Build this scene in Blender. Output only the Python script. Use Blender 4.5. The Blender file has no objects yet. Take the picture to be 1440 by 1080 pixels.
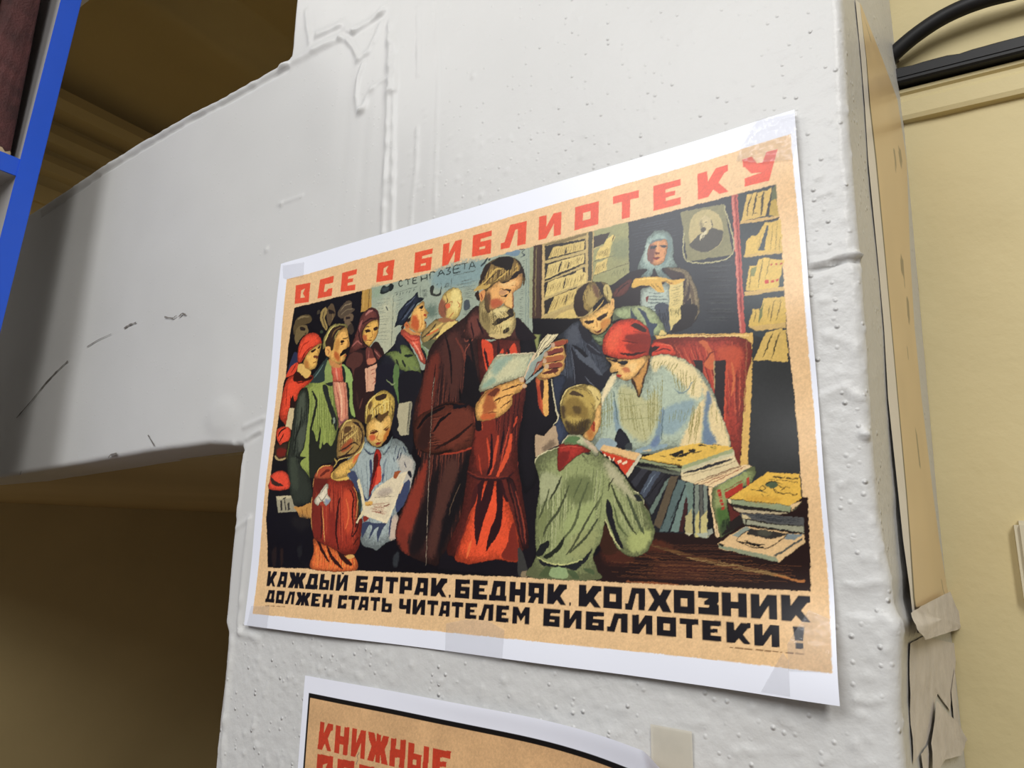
import bpy, bmesh, math, random
import numpy as np
from mathutils import Matrix, Vector

# ------------------------------------------------------------------ camera, light, exposure
scene = bpy.context.scene
col = scene.collection
ZO = 1.55                                    # height of the poster's lower edge above the floor

cam_data = bpy.data.cameras.new('camera')
cam_data.sensor_width = 36.0
cam_data.lens = 966.5 / 1440.0 * 36.0
cam_data.clip_start = 0.01
cam = bpy.data.objects.new('camera', cam_data)
col.objects.link(cam)
cam.matrix_world = Matrix(((0.840156, 0.104303, 0.532220, 0.47387),
                           (0.542057, -0.193422, -0.817779, -0.36031),
                           (0.017647, 0.975556, -0.219043, 0.06871 + ZO),
                           (0, 0, 0, 1)))
scene.camera = cam

world = bpy.data.worlds.new('room_light')
scene.world = world
world.use_nodes = True
world.node_tree.nodes['Background'].inputs[0].default_value = (1.0, 0.95, 0.88, 1)
world.node_tree.nodes['Background'].inputs[1].default_value = 0.19

def area(name, loc, target, sx, sy, power, color):
    l = bpy.data.lights.new(name, 'AREA')
    l.shape = 'RECTANGLE'; l.size = sx; l.size_y = sy; l.energy = power; l.color = color
    o = bpy.data.objects.new(name, l); col.objects.link(o)
    o.location = loc
    o.rotation_euler = (Vector(target) - Vector(loc)).to_track_quat('-Z', 'Y').to_euler()
    return o
# ceiling lamps of the room, all behind or beside the camera: the first gives the sheen on the poster and the shadow under it,
# the second lights the yellow wall and the pillar's side, the third hangs in the aisle beyond the bookcase and reaches under the beam
area('ceiling_lamp_offscreen', (-0.05, -2.1, ZO + 1.40), (0.1, -0.6, ZO - 0.3), 1.4, 1.0, 37, (0.97, 0.98, 1.0))
area('ceiling_lamp_right_offscreen', (1.25, -1.3, ZO + 1.30), (0.6, 0.0, ZO - 0.1), 0.3, 1.0, 23, (1.0, 0.98, 0.95))
area('ceiling_lamp_aisle_offscreen', (-1.25, -1.5, ZO + 1.40), (-1.4, 0.2, ZO - 0.5), 0.5, 0.9, 37, (1.0, 0.97, 0.93))

vs = scene.view_settings
vs.view_transform = 'Standard'; vs.look = 'None'; vs.gamma = 1.0; vs.use_curve_mapping = False
vs.exposure = 0.03

# ------------------------------------------------------------------ helpers
def lin(c):
    c = np.asarray(c, dtype=np.float64)
    return np.where(c <= 0.04045, c / 12.92, ((c + 0.055) / 1.055) ** 2.4)
def hexlin(h):
    return tuple(lin([int(h[i:i + 2], 16) / 255 for i in (0, 2, 4)]))

def sm(x, a, b):
    t = np.clip((np.asarray(x, float) - a) / (b - a), 0, 1)
    return t * t * (3 - 2 * t)

_lat = np.random.RandomState(11).rand(256, 256)
def vnoise(x, y, s, seed=0):
    x = np.asarray(x) / s + seed * 17.3 + 500; y = np.asarray(y) / s + seed * 9.1 + 500
    xi = np.floor(x).astype(int); yi = np.floor(y).astype(int)
    fx = x - xi; fy = y - yi
    fx = fx * fx * (3 - 2 * fx); fy = fy * fy * (3 - 2 * fy)
    a = _lat[xi % 256, yi % 256]; b = _lat[(xi + 1) % 256, yi % 256]
    c = _lat[xi % 256, (yi + 1) % 256]; d = _lat[(xi + 1) % 256, (yi + 1) % 256]
    return (a * (1 - fx) + b * fx) * (1 - fy) + (c * (1 - fx) + d * fx) * fy - 0.5

def mat(name, color, rough=0.5, spec=0.5, noise=0.0, nscale=20, bump=0.0, bscale=100, vcol=None, alpha=None, coat=0.0, metal=0.0, streak=None):
    m = bpy.data.materials.new(name); m.use_nodes = True
    nt = m.node_tree; p = nt.nodes['Principled BSDF']
    p.inputs['Roughness'].default_value = rough
    p.inputs['Specular IOR Level'].default_value = spec
    p.inputs['Metallic'].default_value = metal
    p.inputs['Coat Weight'].default_value = coat
    p.inputs['Coat Roughness'].default_value = 0.12
    tc = nt.nodes.new('ShaderNodeTexCoord')
    if alpha is not None: p.inputs['Alpha'].default_value = alpha
    src = None
    if vcol:
        a = nt.nodes.new('ShaderNodeAttribute'); a.attribute_name = vcol
        src = a.outputs['Color']
    else:
        p.inputs['Base Color'].default_value = (*color, 1)
    if noise:
        n = nt.nodes.new('ShaderNodeTexNoise'); n.inputs['Scale'].default_value = nscale; n.inputs['Detail'].default_value = 6
        nt.links.new(tc.outputs['Object'], n.inputs['Vector'])
        if streak:
            mp = nt.nodes.new('ShaderNodeMapping'); mp.inputs['Scale'].default_value = streak
            nt.links.new(tc.outputs['Object'], mp.inputs['Vector']); nt.links.new(mp.outputs[0], n.inputs['Vector'])
        mr = nt.nodes.new('ShaderNodeMapRange'); mr.inputs['From Min'].default_value = 0.3; mr.inputs['From Max'].default_value = 0.7
        mr.inputs['To Min'].default_value = 1 - noise; mr.inputs['To Max'].default_value = 1 + noise
        nt.links.new(n.outputs['Fac'], mr.inputs['Value'])
        mx = nt.nodes.new('ShaderNodeVectorMath'); mx.operation = 'SCALE'
        if src is not None: nt.links.new(src, mx.inputs[0])
        else: mx.inputs[0].default_value = color
        nt.links.new(mr.outputs[0], mx.inputs['Scale'])
        src = mx.outputs[0]
    if src is not None: nt.links.new(src, p.inputs['Base Color'])
    if bump:
        n2 = nt.nodes.new('ShaderNodeTexNoise'); n2.inputs['Scale'].default_value = bscale; n2.inputs['Detail'].default_value = 5
        nt.links.new(tc.outputs['Object'], n2.inputs['Vector'])
        b = nt.nodes.new('ShaderNodeBump'); b.inputs['Strength'].default_value = bump; b.inputs['Distance'].default_value = 0.002
        nt.links.new(n2.outputs['Fac'], b.inputs['Height']); nt.links.new(b.outputs[0], p.inputs['Normal'])
    return m

def fast_mesh(name, verts, quads, material, parent=None, smooth=True, vcol=None):
    verts = np.ascontiguousarray(verts, dtype=np.float32).copy(); verts[:, 2] += ZO
    quads = np.ascontiguousarray(quads, dtype=np.int32)
    me = bpy.data.meshes.new(name)
    me.vertices.add(len(verts)); me.vertices.foreach_set('co', verts.ravel())
    n = len(quads); k = quads.shape[1]
    me.loops.add(n * k); me.loops.foreach_set('vertex_index', quads.ravel())
    me.polygons.add(n); me.polygons.foreach_set('loop_start', np.arange(0, n * k, k, dtype=np.int32))
    me.update(calc_edges=True); me.validate()
    me.polygons.foreach_set('use_smooth', np.full(n, smooth)); me.update()
    if vcol is not None:
        at = me.color_attributes.new('Col', 'FLOAT_COLOR', 'POINT')
        rgba = np.ones((len(verts), 4), np.float32); rgba[:, :3] = vcol
        at.data.foreach_set('color', rgba.ravel())
    me.materials.append(material)
    o = bpy.data.objects.new(name, me); col.objects.link(o)
    if parent: o.parent = parent; o.matrix_parent_inverse = parent.matrix_world.inverted()
    return o

def grid_quads(nr, nc, off=0):
    r, c = np.meshgrid(np.arange(nr - 1), np.arange(nc - 1), indexing='ij')
    a = (r * nc + c).ravel() + off
    return np.stack([a, a + 1, a + nc + 1, a + nc], 1)

def bm_obj(name, bm, material, parent=None, smooth=False):
    bmesh.ops.recalc_face_normals(bm, faces=bm.faces)
    for v in bm.verts: v.co.z += ZO
    me = bpy.data.meshes.new(name); bm.to_mesh(me); bm.free()
    if smooth:
        for p in me.polygons: p.use_smooth = True
    me.materials.append(material)
    o = bpy.data.objects.new(name, me); col.objects.link(o)
    if parent: o.parent = parent; o.matrix_parent_inverse = parent.matrix_world.inverted()
    return o

def box_bm(x0, x1, y0, y1, z0, z1, bevel=0.0, bm=None):
    bm = bm or bmesh.new()
    r = bmesh.ops.create_cube(bm, size=1)
    for v in r['verts']:
        v.co = Vector(((x0 + x1) / 2 + v.co.x * (x1 - x0), (y0 + y1) / 2 + v.co.y * (y1 - y0), (z0 + z1) / 2 + v.co.z * (z1 - z0)))
    if bevel:
        es = {e for v in r['verts'] for e in v.link_edges}
        bmesh.ops.bevel(bm, geom=list(es), offset=bevel, segments=2, affect='EDGES')
    return bm

def empty(name, loc):
    o = bpy.data.objects.new(name, None); o.location = (loc[0], loc[1], loc[2] + ZO); o.empty_display_size = 0.02
    col.objects.link(o); bpy.context.view_layer.update()
    return o
def tag(o, label=None, cat=None, group=None, kind=None):
    if label: o['label'] = label
    if cat: o['category'] = cat
    if group: o['group'] = group
    if kind: o['kind'] = kind
    return o

# ------------------------------------------------------------------ materials of the place
M_white = mat('white_enamel_paint', (0.585, 0.585, 0.57), rough=0.40, spec=0.35, noise=0.03, nscale=9)
M_yellow = mat('yellow_wall_paint', (0.60, 0.51, 0.28), rough=0.6, spec=0.3, noise=0.05, nscale=6, bump=0.25, bscale=120)
M_niche = mat('ochre_niche_paint', (0.52, 0.41, 0.20), rough=0.7, spec=0.2, noise=0.06, nscale=3, bump=0.2, bscale=60)
M_floor = mat('brown_floor', (0.20, 0.13, 0.08), rough=0.5, noise=0.15, nscale=4)
M_black = mat('black_plastic', (0.010, 0.010, 0.011), rough=0.5, spec=0.3, noise=0.2, nscale=40)
M_blue = mat('blue_laminate_edge', hexlin('1c57d6'), rough=0.35, noise=0.03, nscale=30)
M_grey = mat('grey_laminate', (0.40, 0.39, 0.385), rough=0.5, noise=0.03, nscale=20)
M_maroon = mat('maroon_book_cloth', (0.075, 0.022, 0.021), rough=0.75, noise=0.45, nscale=45, bump=0.5, bscale=500)
M_pages = mat('aged_page_edges', (0.55, 0.43, 0.27), rough=0.85, noise=0.2, nscale=60, streak=(1, 1, 400))
M_tape = mat('clear_tape', (0.50, 0.50, 0.52), rough=0.10, spec=0.9, alpha=0.18, bump=0.25, bscale=120)
M_mark = mat('dark_scuff', (0.16, 0.145, 0.13), rough=0.8, noise=0.3, nscale=300)
M_brownp = mat('rusty_crack', (0.16, 0.10, 0.06), rough=0.8, noise=0.2, nscale=60)
M_oldpaper = mat('grimy_white_paper', (0.66, 0.61, 0.55), rough=0.7, noise=0.10, nscale=40, bump=0.5, bscale=90)
M_print = mat('glossy_print', (1, 1, 1), rough=0.30, spec=0.33, vcol='Col', bump=0.05, bscale=40)
M_crease = mat('cream_plastic', (0.60, 0.55, 0.40), rough=0.5, noise=0.04, nscale=30)

def pimple_bump(m):                                                # small paint pimples and pits where the coat is thick
    nt = m.node_tree; p = nt.nodes['Principled BSDF']; N = nt.nodes.new
    tc = N('ShaderNodeTexCoord'); at = N('ShaderNodeAttribute'); at.attribute_name = 'Col'
    sep = N('ShaderNodeSeparateColor'); nt.links.new(at.outputs['Color'], sep.inputs[0])
    vo = N('ShaderNodeTexVoronoi'); vo.inputs['Scale'].default_value = 190; nt.links.new(tc.outputs['Object'], vo.inputs['Vector'])
    mr = N('ShaderNodeMapRange'); mr.interpolation_type = 'SMOOTHSTEP'
    for k, v in (('From Min', 0.30), ('From Max', 0.0), ('To Min', 0.0), ('To Max', 1.0)): mr.inputs[k].default_value = v
    nt.links.new(vo.outputs['Distance'], mr.inputs['Value'])
    sc = N('ShaderNodeSeparateColor'); nt.links.new(vo.outputs['Color'], sc.inputs[0])
    m2 = N('ShaderNodeMapRange')
    for k, v in (('From Min', 0.5), ('From Max', 1.0), ('To Min', 0.0), ('To Max', 1.0)): m2.inputs[k].default_value = v
    nt.links.new(sc.outputs[0], m2.inputs['Value'])
    mu = N('ShaderNodeMath'); mu.operation = 'MULTIPLY'; nt.links.new(mr.outputs[0], mu.inputs[0]); nt.links.new(m2.outputs[0], mu.inputs[1])
    no = N('ShaderNodeTexNoise'); no.inputs['Scale'].default_value = 240; no.inputs['Detail'].default_value = 4; nt.links.new(tc.outputs['Object'], no.inputs['Vector'])
    ad = N('ShaderNodeMath'); ad.operation = 'MULTIPLY_ADD'; ad.inputs[1].default_value = 0.35; nt.links.new(no.outputs['Fac'], ad.inputs[0]); nt.links.new(mu.outputs[0], ad.inputs[2])
    ml = N('ShaderNodeMath'); ml.operation = 'MULTIPLY_ADD'; ml.inputs[1].default_value = 0.85; ml.inputs[2].default_value = 0.12; nt.links.new(sep.outputs[0], ml.inputs[0])
    mm = N('ShaderNodeMath'); mm.operation = 'MULTIPLY'; nt.links.new(ad.outputs[0], mm.inputs[0]); nt.links.new(ml.outputs[0], mm.inputs[1])
    b = N('ShaderNodeBump'); b.inputs['Strength'].default_value = 0.9; b.inputs['Distance'].default_value = 0.0014
    nt.links.new(mm.outputs[0], b.inputs['Height']); nt.links.new(b.outputs[0], p.inputs['Normal'])
pimple_bump(M_white)
# ------------------------------------------------------------------ wall with pillar and beam, one painted face
RIDGES = [(0.00296, 0.0008, [(0.1103, 0.4899), (0.1128, 0.4579), (0.116, 0.4251)]), (0.00219, 0.0007, [(0.1174, 0.4695), (0.1216, 0.423)]), (0.00209, 0.0008, [(0.1138, 0.424), (0.1157, 0.3778), (0.1156, 0.3402), (0.1175, 0.2973)]), (0.00206, 0.0008, [(0.1202, 0.4216), (0.1237, 0.3627), (0.1273, 0.295)]), (0.00667, 0.0009, [(0.1112, 0.5), (0.1176, 0.4245)]), (0.00553, 0.0005, [(0.1168, 0.4248), (0.119, 0.3455), (0.1221, 0.295)]), (0.00435, 0.0012, [(-0.0387, 0.5035), (-0.0163, 0.5046), (0.0132, 0.5048), (0.0412, 0.5049), (0.0486, 0.504)]), (0.00242, 0.001, [(0.0486, 0.504), (0.0581, 0.4977), (0.0671, 0.4866), (0.0754, 0.4718)]), (0.00334, 0.001, [(0.0161, 0.5202), (0.038, 0.5183), (0.0508, 0.5178), (0.0571, 0.5084), (0.0665, 0.5028)]), (0.00315, 0.0009, [(0.0665, 0.5028), (0.0852, 0.5046), (0.0976, 0.5062), (0.1057, 0.5081)]), (0.0031, 0.0008, [(0.0755, 0.4703), (0.0879, 0.4737), (0.0951, 0.486), (0.1002, 0.4951)]), (0.00231, 0.001, [(0.0821, 0.4634), (0.0774, 0.45), (0.0763, 0.4345), (0.0783, 0.4222)]), (0.00301, 0.001, [(0.0804, 0.4174), (0.0861, 0.418), (0.0894, 0.4276), (0.0946, 0.4338)]), (0.00149, 0.0006, [(0.093, 0.4331), (0.1031, 0.4387), (0.1112, 0.4369)]), (0.00359, 0.0006, [(-0.0075, 0.5541), (-0.0023, 0.536), (0.0038, 0.5178)]), (0.00142, 0.0005, [(0.1398, 0.4937), (0.1426, 0.4622), (0.1447, 0.4285)]), (0.00131, 0.0004, [(0.1469, 0.3801), (0.1482, 0.349), (0.1461, 0.3138), (0.1455, 0.2906)]), (0.00133, 0.0003, [(0.1587, 0.4917), (0.1659, 0.4107), (0.1689, 0.3021)]), (0.00221, 0.0009, [(-0.027, 0.1327), (-0.0268, 0.0974), (-0.0282, 0.083)]), (0.00207, 0.001, [(-0.0096, 0.0812), (-0.0112, 0.0522), (-0.0112, 0.0249), (-0.0106, -0.0059)]), (0.00214, 0.0007, [(-0.0247, 0.0733), (-0.0103, 0.0801)]), (0.00264, 0.001, [(-0.0218, -0.0132), (-0.0217, -0.0446), (-0.0199, -0.0798), (-0.0181, -0.1043)]), (0.00264, 0.0008, [(-0.013, -0.0072), (0.0019, -0.0075), (0.0124, -0.0092)]), (0.00088, -0.003, [(0.4213, 0.2056), (0.4278, 0.2062), (0.4345, 0.2075), (0.4423, 0.2077)]), (0.00141, 0.0018, [(0.4212, 0.2087), (0.428, 0.2089), (0.4347, 0.2101), (0.4431, 0.2098)]), (0.00099, 0.001, [(0.4211, 0.1393), (0.4267, 0.1416), (0.4325, 0.1428), (0.4362, 0.1386), (0.4398, 0.1375)]), (0.00065, 0.0006, [(0.4311, 0.1447), (0.4339, 0.1402), (0.4388, 0.1369)]), (0.00067, 0.0005, [(0.426, 0.1696), (0.4328, 0.166), (0.4392, 0.1626)]), (0.0006, 0.0007, [(0.4239, 0.0512), (0.4294, 0.0496), (0.4355, 0.0524), (0.4419, 0.0512)]), (0.00117, 0.0006, [(0.4227, 0.0361), (0.4355, 0.0364), (0.4444, 0.0359)]), (0.00057, 0.0008, [(0.424, 0.0012), (0.4297, 0.0013), (0.4342, 0.0025)]), (0.00058, 0.0006, [(0.427, 0.02), (0.4318, 0.0196), (0.4365, 0.0156)]), (0.00061, 0.0005, [(0.3914, -0.0105), (0.396, -0.0129), (0.401, -0.0157)]), (0.00225, 0.0007, [(-0.0291, 0.1569), (-0.0173, 0.1597), (-0.0048, 0.1623)]), (0.00223, 0.0008, [(-0.0244, 0.1457), (-0.0175, 0.1489), (-0.0078, 0.1518)]), (0.00223, -0.0006, [(-0.0259, 0.1434), (-0.017, 0.1458), (-0.0083, 0.1489)]), (0.00163, 0.0005, [(-0.0162, 0.3579), (-0.0017, 0.3575), (0.017, 0.3573)]), (0.00102, 0.0006, [(0.3449, -0.0187), (0.3503, -0.0202), (0.3558, -0.0181)]), (0.001, 0.0004, [(0.1229, -0.0451), (0.1454, -0.0471), (0.1811, -0.0492)]), (0.0034, 0.0012, [(-0.5016, 0.4782), (-0.3465, 0.4955), (-0.2707, 0.5005), (-0.1755, 0.5045), (-0.0988, 0.5034), (-0.0316, 0.5046)]), (0.00225, -0.0012, [(-0.4984, 0.4693), (-0.3445, 0.4884), (-0.269, 0.4937), (-0.1742, 0.4981), (-0.0978, 0.4974), (-0.0308, 0.4988)])]
BLOBS = [(0.4389, 0.1198, 0.00222, 0.003), (0.4275, 0.0961, 0.00159, 0.0016), (-0.0427, 0.1407, 0.00384, 0.002), (-0.0111, 0.3566, 0.00248, 0.0012), (-0.0247, 0.3159, 0.00247, 0.0012), (0.1, 0.5072, 0.00465, 0.0018), (0.0828, 0.4186, 0.00378, 0.0014), (0.1176, 0.4252, 0.00361, 0.0008), (0.1994, 0.407, 0.00253, 0.0008), (0.4328, 0.1083, 0.00127, 0.001)]
def build_wall():
    st = 0.0017
    xs = np.concatenate([np.linspace(-1.82, -0.57, 14)[:-1], np.arange(-0.57, -0.0301, st)[:-1], np.linspace(-0.03, 0.436, int(0.466 / st))])
    th = np.linspace(0, math.pi / 2, 12)[1:]
    ysd = np.linspace(0.006, 0.25, 90)[1:]
    nf = len(xs); nc = nf + len(th) + len(ysd)
    zs = np.concatenate([np.linspace(-1.55, -0.14, 10)[:-1], np.arange(-0.14, 0.14, st)[:-1], np.linspace(0.14, 0.51, int(0.37 / st))[:-1],
                         np.arange(0.51, 0.64, st)[:-1], np.linspace(0.64, 1.5, 10)])
    zlo = int(np.argmin(abs(zs - 0.14))); zhi = int(np.argmin(abs(zs - 0.51))); cl = int(np.argmin(abs(xs + 0.03)))
    bx = np.concatenate([xs, 0.436 + 0.006 * np.sin(th), np.full(len(ysd), 0.442)])
    by = np.concatenate([np.zeros(nf), 0.006 * (1 - np.cos(th)), ysd])
    nx = np.concatenate([np.zeros(nf), np.sin(th), np.ones(len(ysd))]); ny = np.concatenate([-np.ones(nf), -np.cos(th), np.zeros(len(ysd))])
    s = np.concatenate([xs, 0.436 + 0.009 * th / (math.pi / 2), 0.439 + ysd])            # running length
    S, Z = np.meshgrid(s, zs); X = np.tile(bx, (len(zs), 1)).copy(); Y = np.tile(by, (len(zs), 1)).copy()
    Z0 = Z.copy()
    # slightly leaning corner and side face
    dc = np.interp(zs, [-.15, -.024, 0, .016, .034, .043, .054, .064, .083, .11, .15, .21, .27, .356, .6], [0, 0, .0005, .002, .0043, .0012, .0014, .0003, -.001, -.001, 0, .0016, .0024, .0058, .009])
    wgt = sm(bx, 0.40, 0.436)
    xb = np.interp(zs, [-.1, .1, .25, .42], [.4565, .4585, .462, .466])
    frac = np.clip((by - 0.006) / (0.25 - 0.006), 0, 1)
    X += dc[:, None] * (wgt * (1 - frac))[None, :] + (xb - 0.442)[:, None] * frac[None, :]
    # edges of the two openings
    elo = np.interp(bx, [-1.8, -.485, -.183, -.08, -.03, .1], [.112, .128, .1417, .1446, .1401, .14]) - 0.14
    ehi = np.interp(bx, [-1.8, -.53, -.27, -.1, -.019, .1], [.45, .485, .5067, .5078, .5104, .51]) - 0.51
    elo = elo + 0.0006 * vnoise(bx, bx * 0, 0.02, 3); ehi = ehi + 0.0009 * vnoise(bx, bx * 0, 0.03, 4)
    tl = np.clip(1 - abs(Z - 0.14) / 0.18, 0, 1); tu = np.clip(1 - abs(Z - 0.51) / 0.18, 0, 1)
    Z += elo[None, :] * tl + ehi[None, :] * tu
    ed = np.interp(zs, [-.15, -.02, -.008, 0, .063, .14, .3, .42, .51, .64], [.005, .005, .0035, -.0015, -.0022, -.0011, 0, .004, .0108, .0095])
    ed = ed + 0.0012 * vnoise(zs, zs * 0, 0.012, 5) + 0.0012 * vnoise(zs, zs * 0, 0.05, 6)
    X += ed[:, None] * np.clip(1 - abs(bx + 0.03) / 0.05, 0, 1)[None, :]
    # relief of the many paint layers
    rough = np.clip(sm(-Z, -0.02, 0.02) + sm(S, 0.40, 0.43) + 0.45 * sm(S, 0.12, 0.30), 0, 1)
    h = 0.0011 * vnoise(S, Z, 0.11, 1) + 0.0005 * vnoise(S, Z, 0.03, 2) + rough * (0.0004 * vnoise(S, Z * 1.6, 0.011, 3) + 0.00035 * vnoise(S, Z, 0.0045, 4))
    h += 0.00045 * vnoise(S, Z * 0.08, 0.008, 6) * sm(S, 0.03, 0.08) * (1 - sm(S, 0.15, 0.25)) * sm(Z, .2, .3)
    h += 0.0016 * (1 - sm(Z, 0.030, 0.042)) * sm(S, 0.405, 0.43) * (1 - sm(S, 0.436, 0.445))
    h += 0.0016 * np.exp(-(((S + .062) / .022) ** 2 + ((Z - .168) / .016) ** 2) ** 2)
    fine = np.where((zs > -0.16) & (zs < 0.66))[0]; r0, r1 = fine[0], fine[-1] + 1
    for w, hh, pts in RIDGES:
        P = np.array(pts); x0, z0 = P.min(0) - 4 * w; x1, z1 = P.max(0) + 4 * w
        ci = np.where((s > x0) & (s < x1))[0]; ri = np.where((zs > z0 - .02) & (zs < z1 + .02))[0]
        if len(ci) == 0 or len(ri) == 0: continue
        sl = np.s_[ri[0]:ri[-1] + 1, ci[0]:ci[-1] + 1]
        xx = S[sl]; zz = Z[sl]; best = np.full(xx.shape, 9.0)
        for (ax, az), (b_x, bz) in zip(pts[:-1], pts[1:]):
            dx, dz = b_x - ax, bz - az
            t = np.clip(((xx - ax) * dx + (zz - az) * dz) / (dx * dx + dz * dz + 1e-12), 0, 1)
            best = np.minimum(best, np.hypot(xx - ax - t * dx, zz - az - t * dz))
        ww = max(w, 0.0016)
        h[sl] += hh * (1.6 if P[:, 0].max() < 0.2 else 1.0) * np.exp(-(best / ww) ** 2) * (1 + 0.9 * vnoise(xx, zz, 0.008, 8))
    rng = np.random.RandomState(3)
    blobs = list(BLOBS)
    for _ in range(700):                                            # pimples under the posters
        blobs.append((rng.uniform(0.0, 0.43), rng.uniform(-0.13, -0.004), rng.uniform(.0009, .0022), rng.uniform(.0003, .0010)))
    for _ in range(120):
        blobs.append((rng.uniform(0.424, 0.445), rng.uniform(-0.12, 0.3), rng.uniform(.001, .002), rng.uniform(.0003, .0008)))
    for _ in range(260):
        blobs.append((rng.uniform(0.13, 0.44), rng.uniform(0.3, 0.6), rng.uniform(.001, .0019), rng.uniform(.0002, .0005)))
    for bx_, bz_, br, bh in blobs:
        ci = np.where(abs(s - bx_) < 3 * br)[0]; ri = np.where(abs(zs - bz_) < 3 * br + .01)[0]
        if len(ci) == 0 or len(ri) == 0: continue
        sl = np.s_[ri[0]:ri[-1] + 1, ci[0]:ci[-1] + 1]
        h[sl] += bh * np.exp(-(((S[sl] - bx_) ** 2 + (Z[sl] - bz_) ** 2) / br ** 2) ** 1.3)
    h *= np.where(nx > 0.99, 0.35, 1.0)[None, :]
    X += h * nx[None, :]; Y += h * ny[None, :]
    # rounded arrises at the openings
    inl = bx < 0.0
    d = np.full(X.shape, 9.0)
    d = np.where((bx[None, :] < -0.0299) & (Z0 >= 0.1399), np.minimum(d, Z0 - 0.14), d)
    d = np.where((bx[None, :] < -0.0299) & (Z0 <= 0.5101), np.minimum(d, 0.51 - Z0), d)
    d = np.where((bx[None, :] > -0.0301) & ((Z0 < 0.14) | (Z0 > 0.51)), np.minimum(d, bx[None, :] + 0.03), d)
    Y += 0.0035 * np.clip(1 - d / 0.005, 0, 1) ** 2
    V = np.stack([X, Y, Z], -1).reshape(-1, 3)
    Q = grid_quads(len(zs), nc)
    c = Q[:, 0] % nc; r = Q[:, 0] // nc
    keep = ~((c < cl) & ((r < zlo) | (r >= zhi)))
    Q = Q[keep]
    extra = []; quads = []; base = len(V)
    def strip(idx, dy, flip):
        nonlocal base
        p = V[idx].copy(); p[:, 1] = dy
        extra.append(p); n = len(idx)
        for i in range(n - 1):
            q = [idx[i], idx[i + 1], base + i + 1, base + i]
            quads.append(q[::-1] if flip else q)
        base += n
    strip(np.arange(0, zlo + 1) * nc + cl, 0.32, False)
    strip(np.arange(zhi, len(zs)) * nc + cl, 0.32, False)
    strip(zlo * nc + np.arange(0, cl + 1), 0.05, True)
    strip(zhi * nc + np.arange(0, cl + 1), 0.05, False)
    V = np.concatenate([V] + extra); Q = np.concatenate([Q, np.array(quads)])
    used = np.zeros(len(V), bool); used[Q.ravel()] = True
    remap = np.cumsum(used) - 1
    rv = np.zeros((len(V), 3)); rv[:rough.size, 0] = rough.ravel()
    o = fast_mesh('wall_front', V[used], remap[Q], M_white, vcol=rv[used])
    tag(o, 'white gloss-painted pillar and beam, thick with drips and paint bumps', kind='structure')
    return o
wall = build_wall()

MARKS = [(0.0027, [(-0.4661, 0.1987), (-0.436, 0.2159), (-0.4073, 0.2344), (-0.3856, 0.2455), (-0.3609, 0.2559)]), (0.00156, [(-0.3218, 0.2672), (-0.2989, 0.2721), (-0.2733, 0.2748)]), (0.00209, [(-0.2486, 0.2774), (-0.2382, 0.2796), (-0.2261, 0.2801)]), (0.00172, [(-0.1739, 0.2777), (-0.1584, 0.2737), (-0.1528, 0.2757)]), (0.00206, [(-0.1487, 0.2736), (-0.1434, 0.2763), (-0.137, 0.2738)]), (0.00235, [(-0.242, 0.1404), (-0.2387, 0.1431), (-0.2269, 0.144)]), (0.0024, [(-0.4307, 0.1297), (-0.429, 0.1345)]), (0.00145, [(-0.1748, 0.1591), (-0.1614, 0.1481)])]
for w, pts in MARKS:                                               # pencil scuffs on the paint
    bm = bmesh.new(); L = []; Rr = []
    P = np.array(pts); md = -0.0014
    rngm = random.Random(int(w * 1e7))
    D = []
    for a, b in zip(P[:-1], P[1:]):
        for t in np.linspace(0, 1, 5)[:-1]: D.append(a + (b - a) * t)
    D.append(P[-1]); D = np.array(D)
    for i, p in enumerate(D):
        t = D[min(i + 1, len(D) - 1)] - D[max(i - 1, 0)]; t = t / (np.linalg.norm(t) + 1e-9); n = np.array([-t[1], t[0]])
        ww = w * 0.5 * rngm.uniform(0.25, 1.0)
        L.append(bm.verts.new((p[0] + n[0] * ww, md, p[1] + n[1] * ww))); Rr.append(bm.verts.new((p[0] - n[0] * ww, md, p[1] - n[1] * ww)))
    for i in range(len(D) - 1): bm.faces.new((L[i], L[i + 1], Rr[i + 1], Rr[i]))
    bm_obj('scuff_mark', bm, M_mark, wall)

# ------------------------------------------------------------------ niche behind the beam
bm = bmesh.new()
def quad(bm, *p):
    bm.faces.new([bm.verts.new(q) for q in p])
quad(bm, (-1.8, 0.0, -1.55), (-1.8, 2.2, -1.55), (-1.8, 2.2, 1.5), (-1.8, 0.0, 1.5))
tag(bm_obj('wall_left', bm, M_niche), 'ochre side wall deep inside the niche', kind='structure')
bm = bmesh.new(); quad(bm, (-1.8, 2.2, -1.55), (0.5, 2.2, -1.55), (0.5, 2.2, 1.7), (-1.8, 2.2, 1.7))
tag(bm_obj('wall_back', bm, M_niche), 'ochre back wall closing the niche', kind='structure')
tag(bm_obj('ceiling_soffit', box_bm(-1.8, -0.03, 0.045, 2.2, 0.141, 0.19), M_niche), 'ochre soffit under the painted beam', kind='structure')
prof = [(-1.8 + 0.53 * (1 - math.cos(a)), 1.385 + 0.13 * math.sin(a)) for a in np.linspace(0, math.pi / 2, 16)] + [(-1.26, 1.53), (-1.1, 1.53), (-1.09, 1.534), (-1.08, 1.53), (0.6, 1.53)]
bm = bmesh.new()
ring = [[bm.verts.new((x, y, z)) for x, z in prof] for y in (0.0, 2.2)]
for i in range(len(prof) - 1): bm.faces.new((ring[0][i], ring[0][i + 1], ring[1][i + 1], ring[1][i]))
tag(bm_obj('ceiling', bm, M_niche, smooth=True), 'shadowed coved ceiling above the beam', kind='structure')
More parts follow.
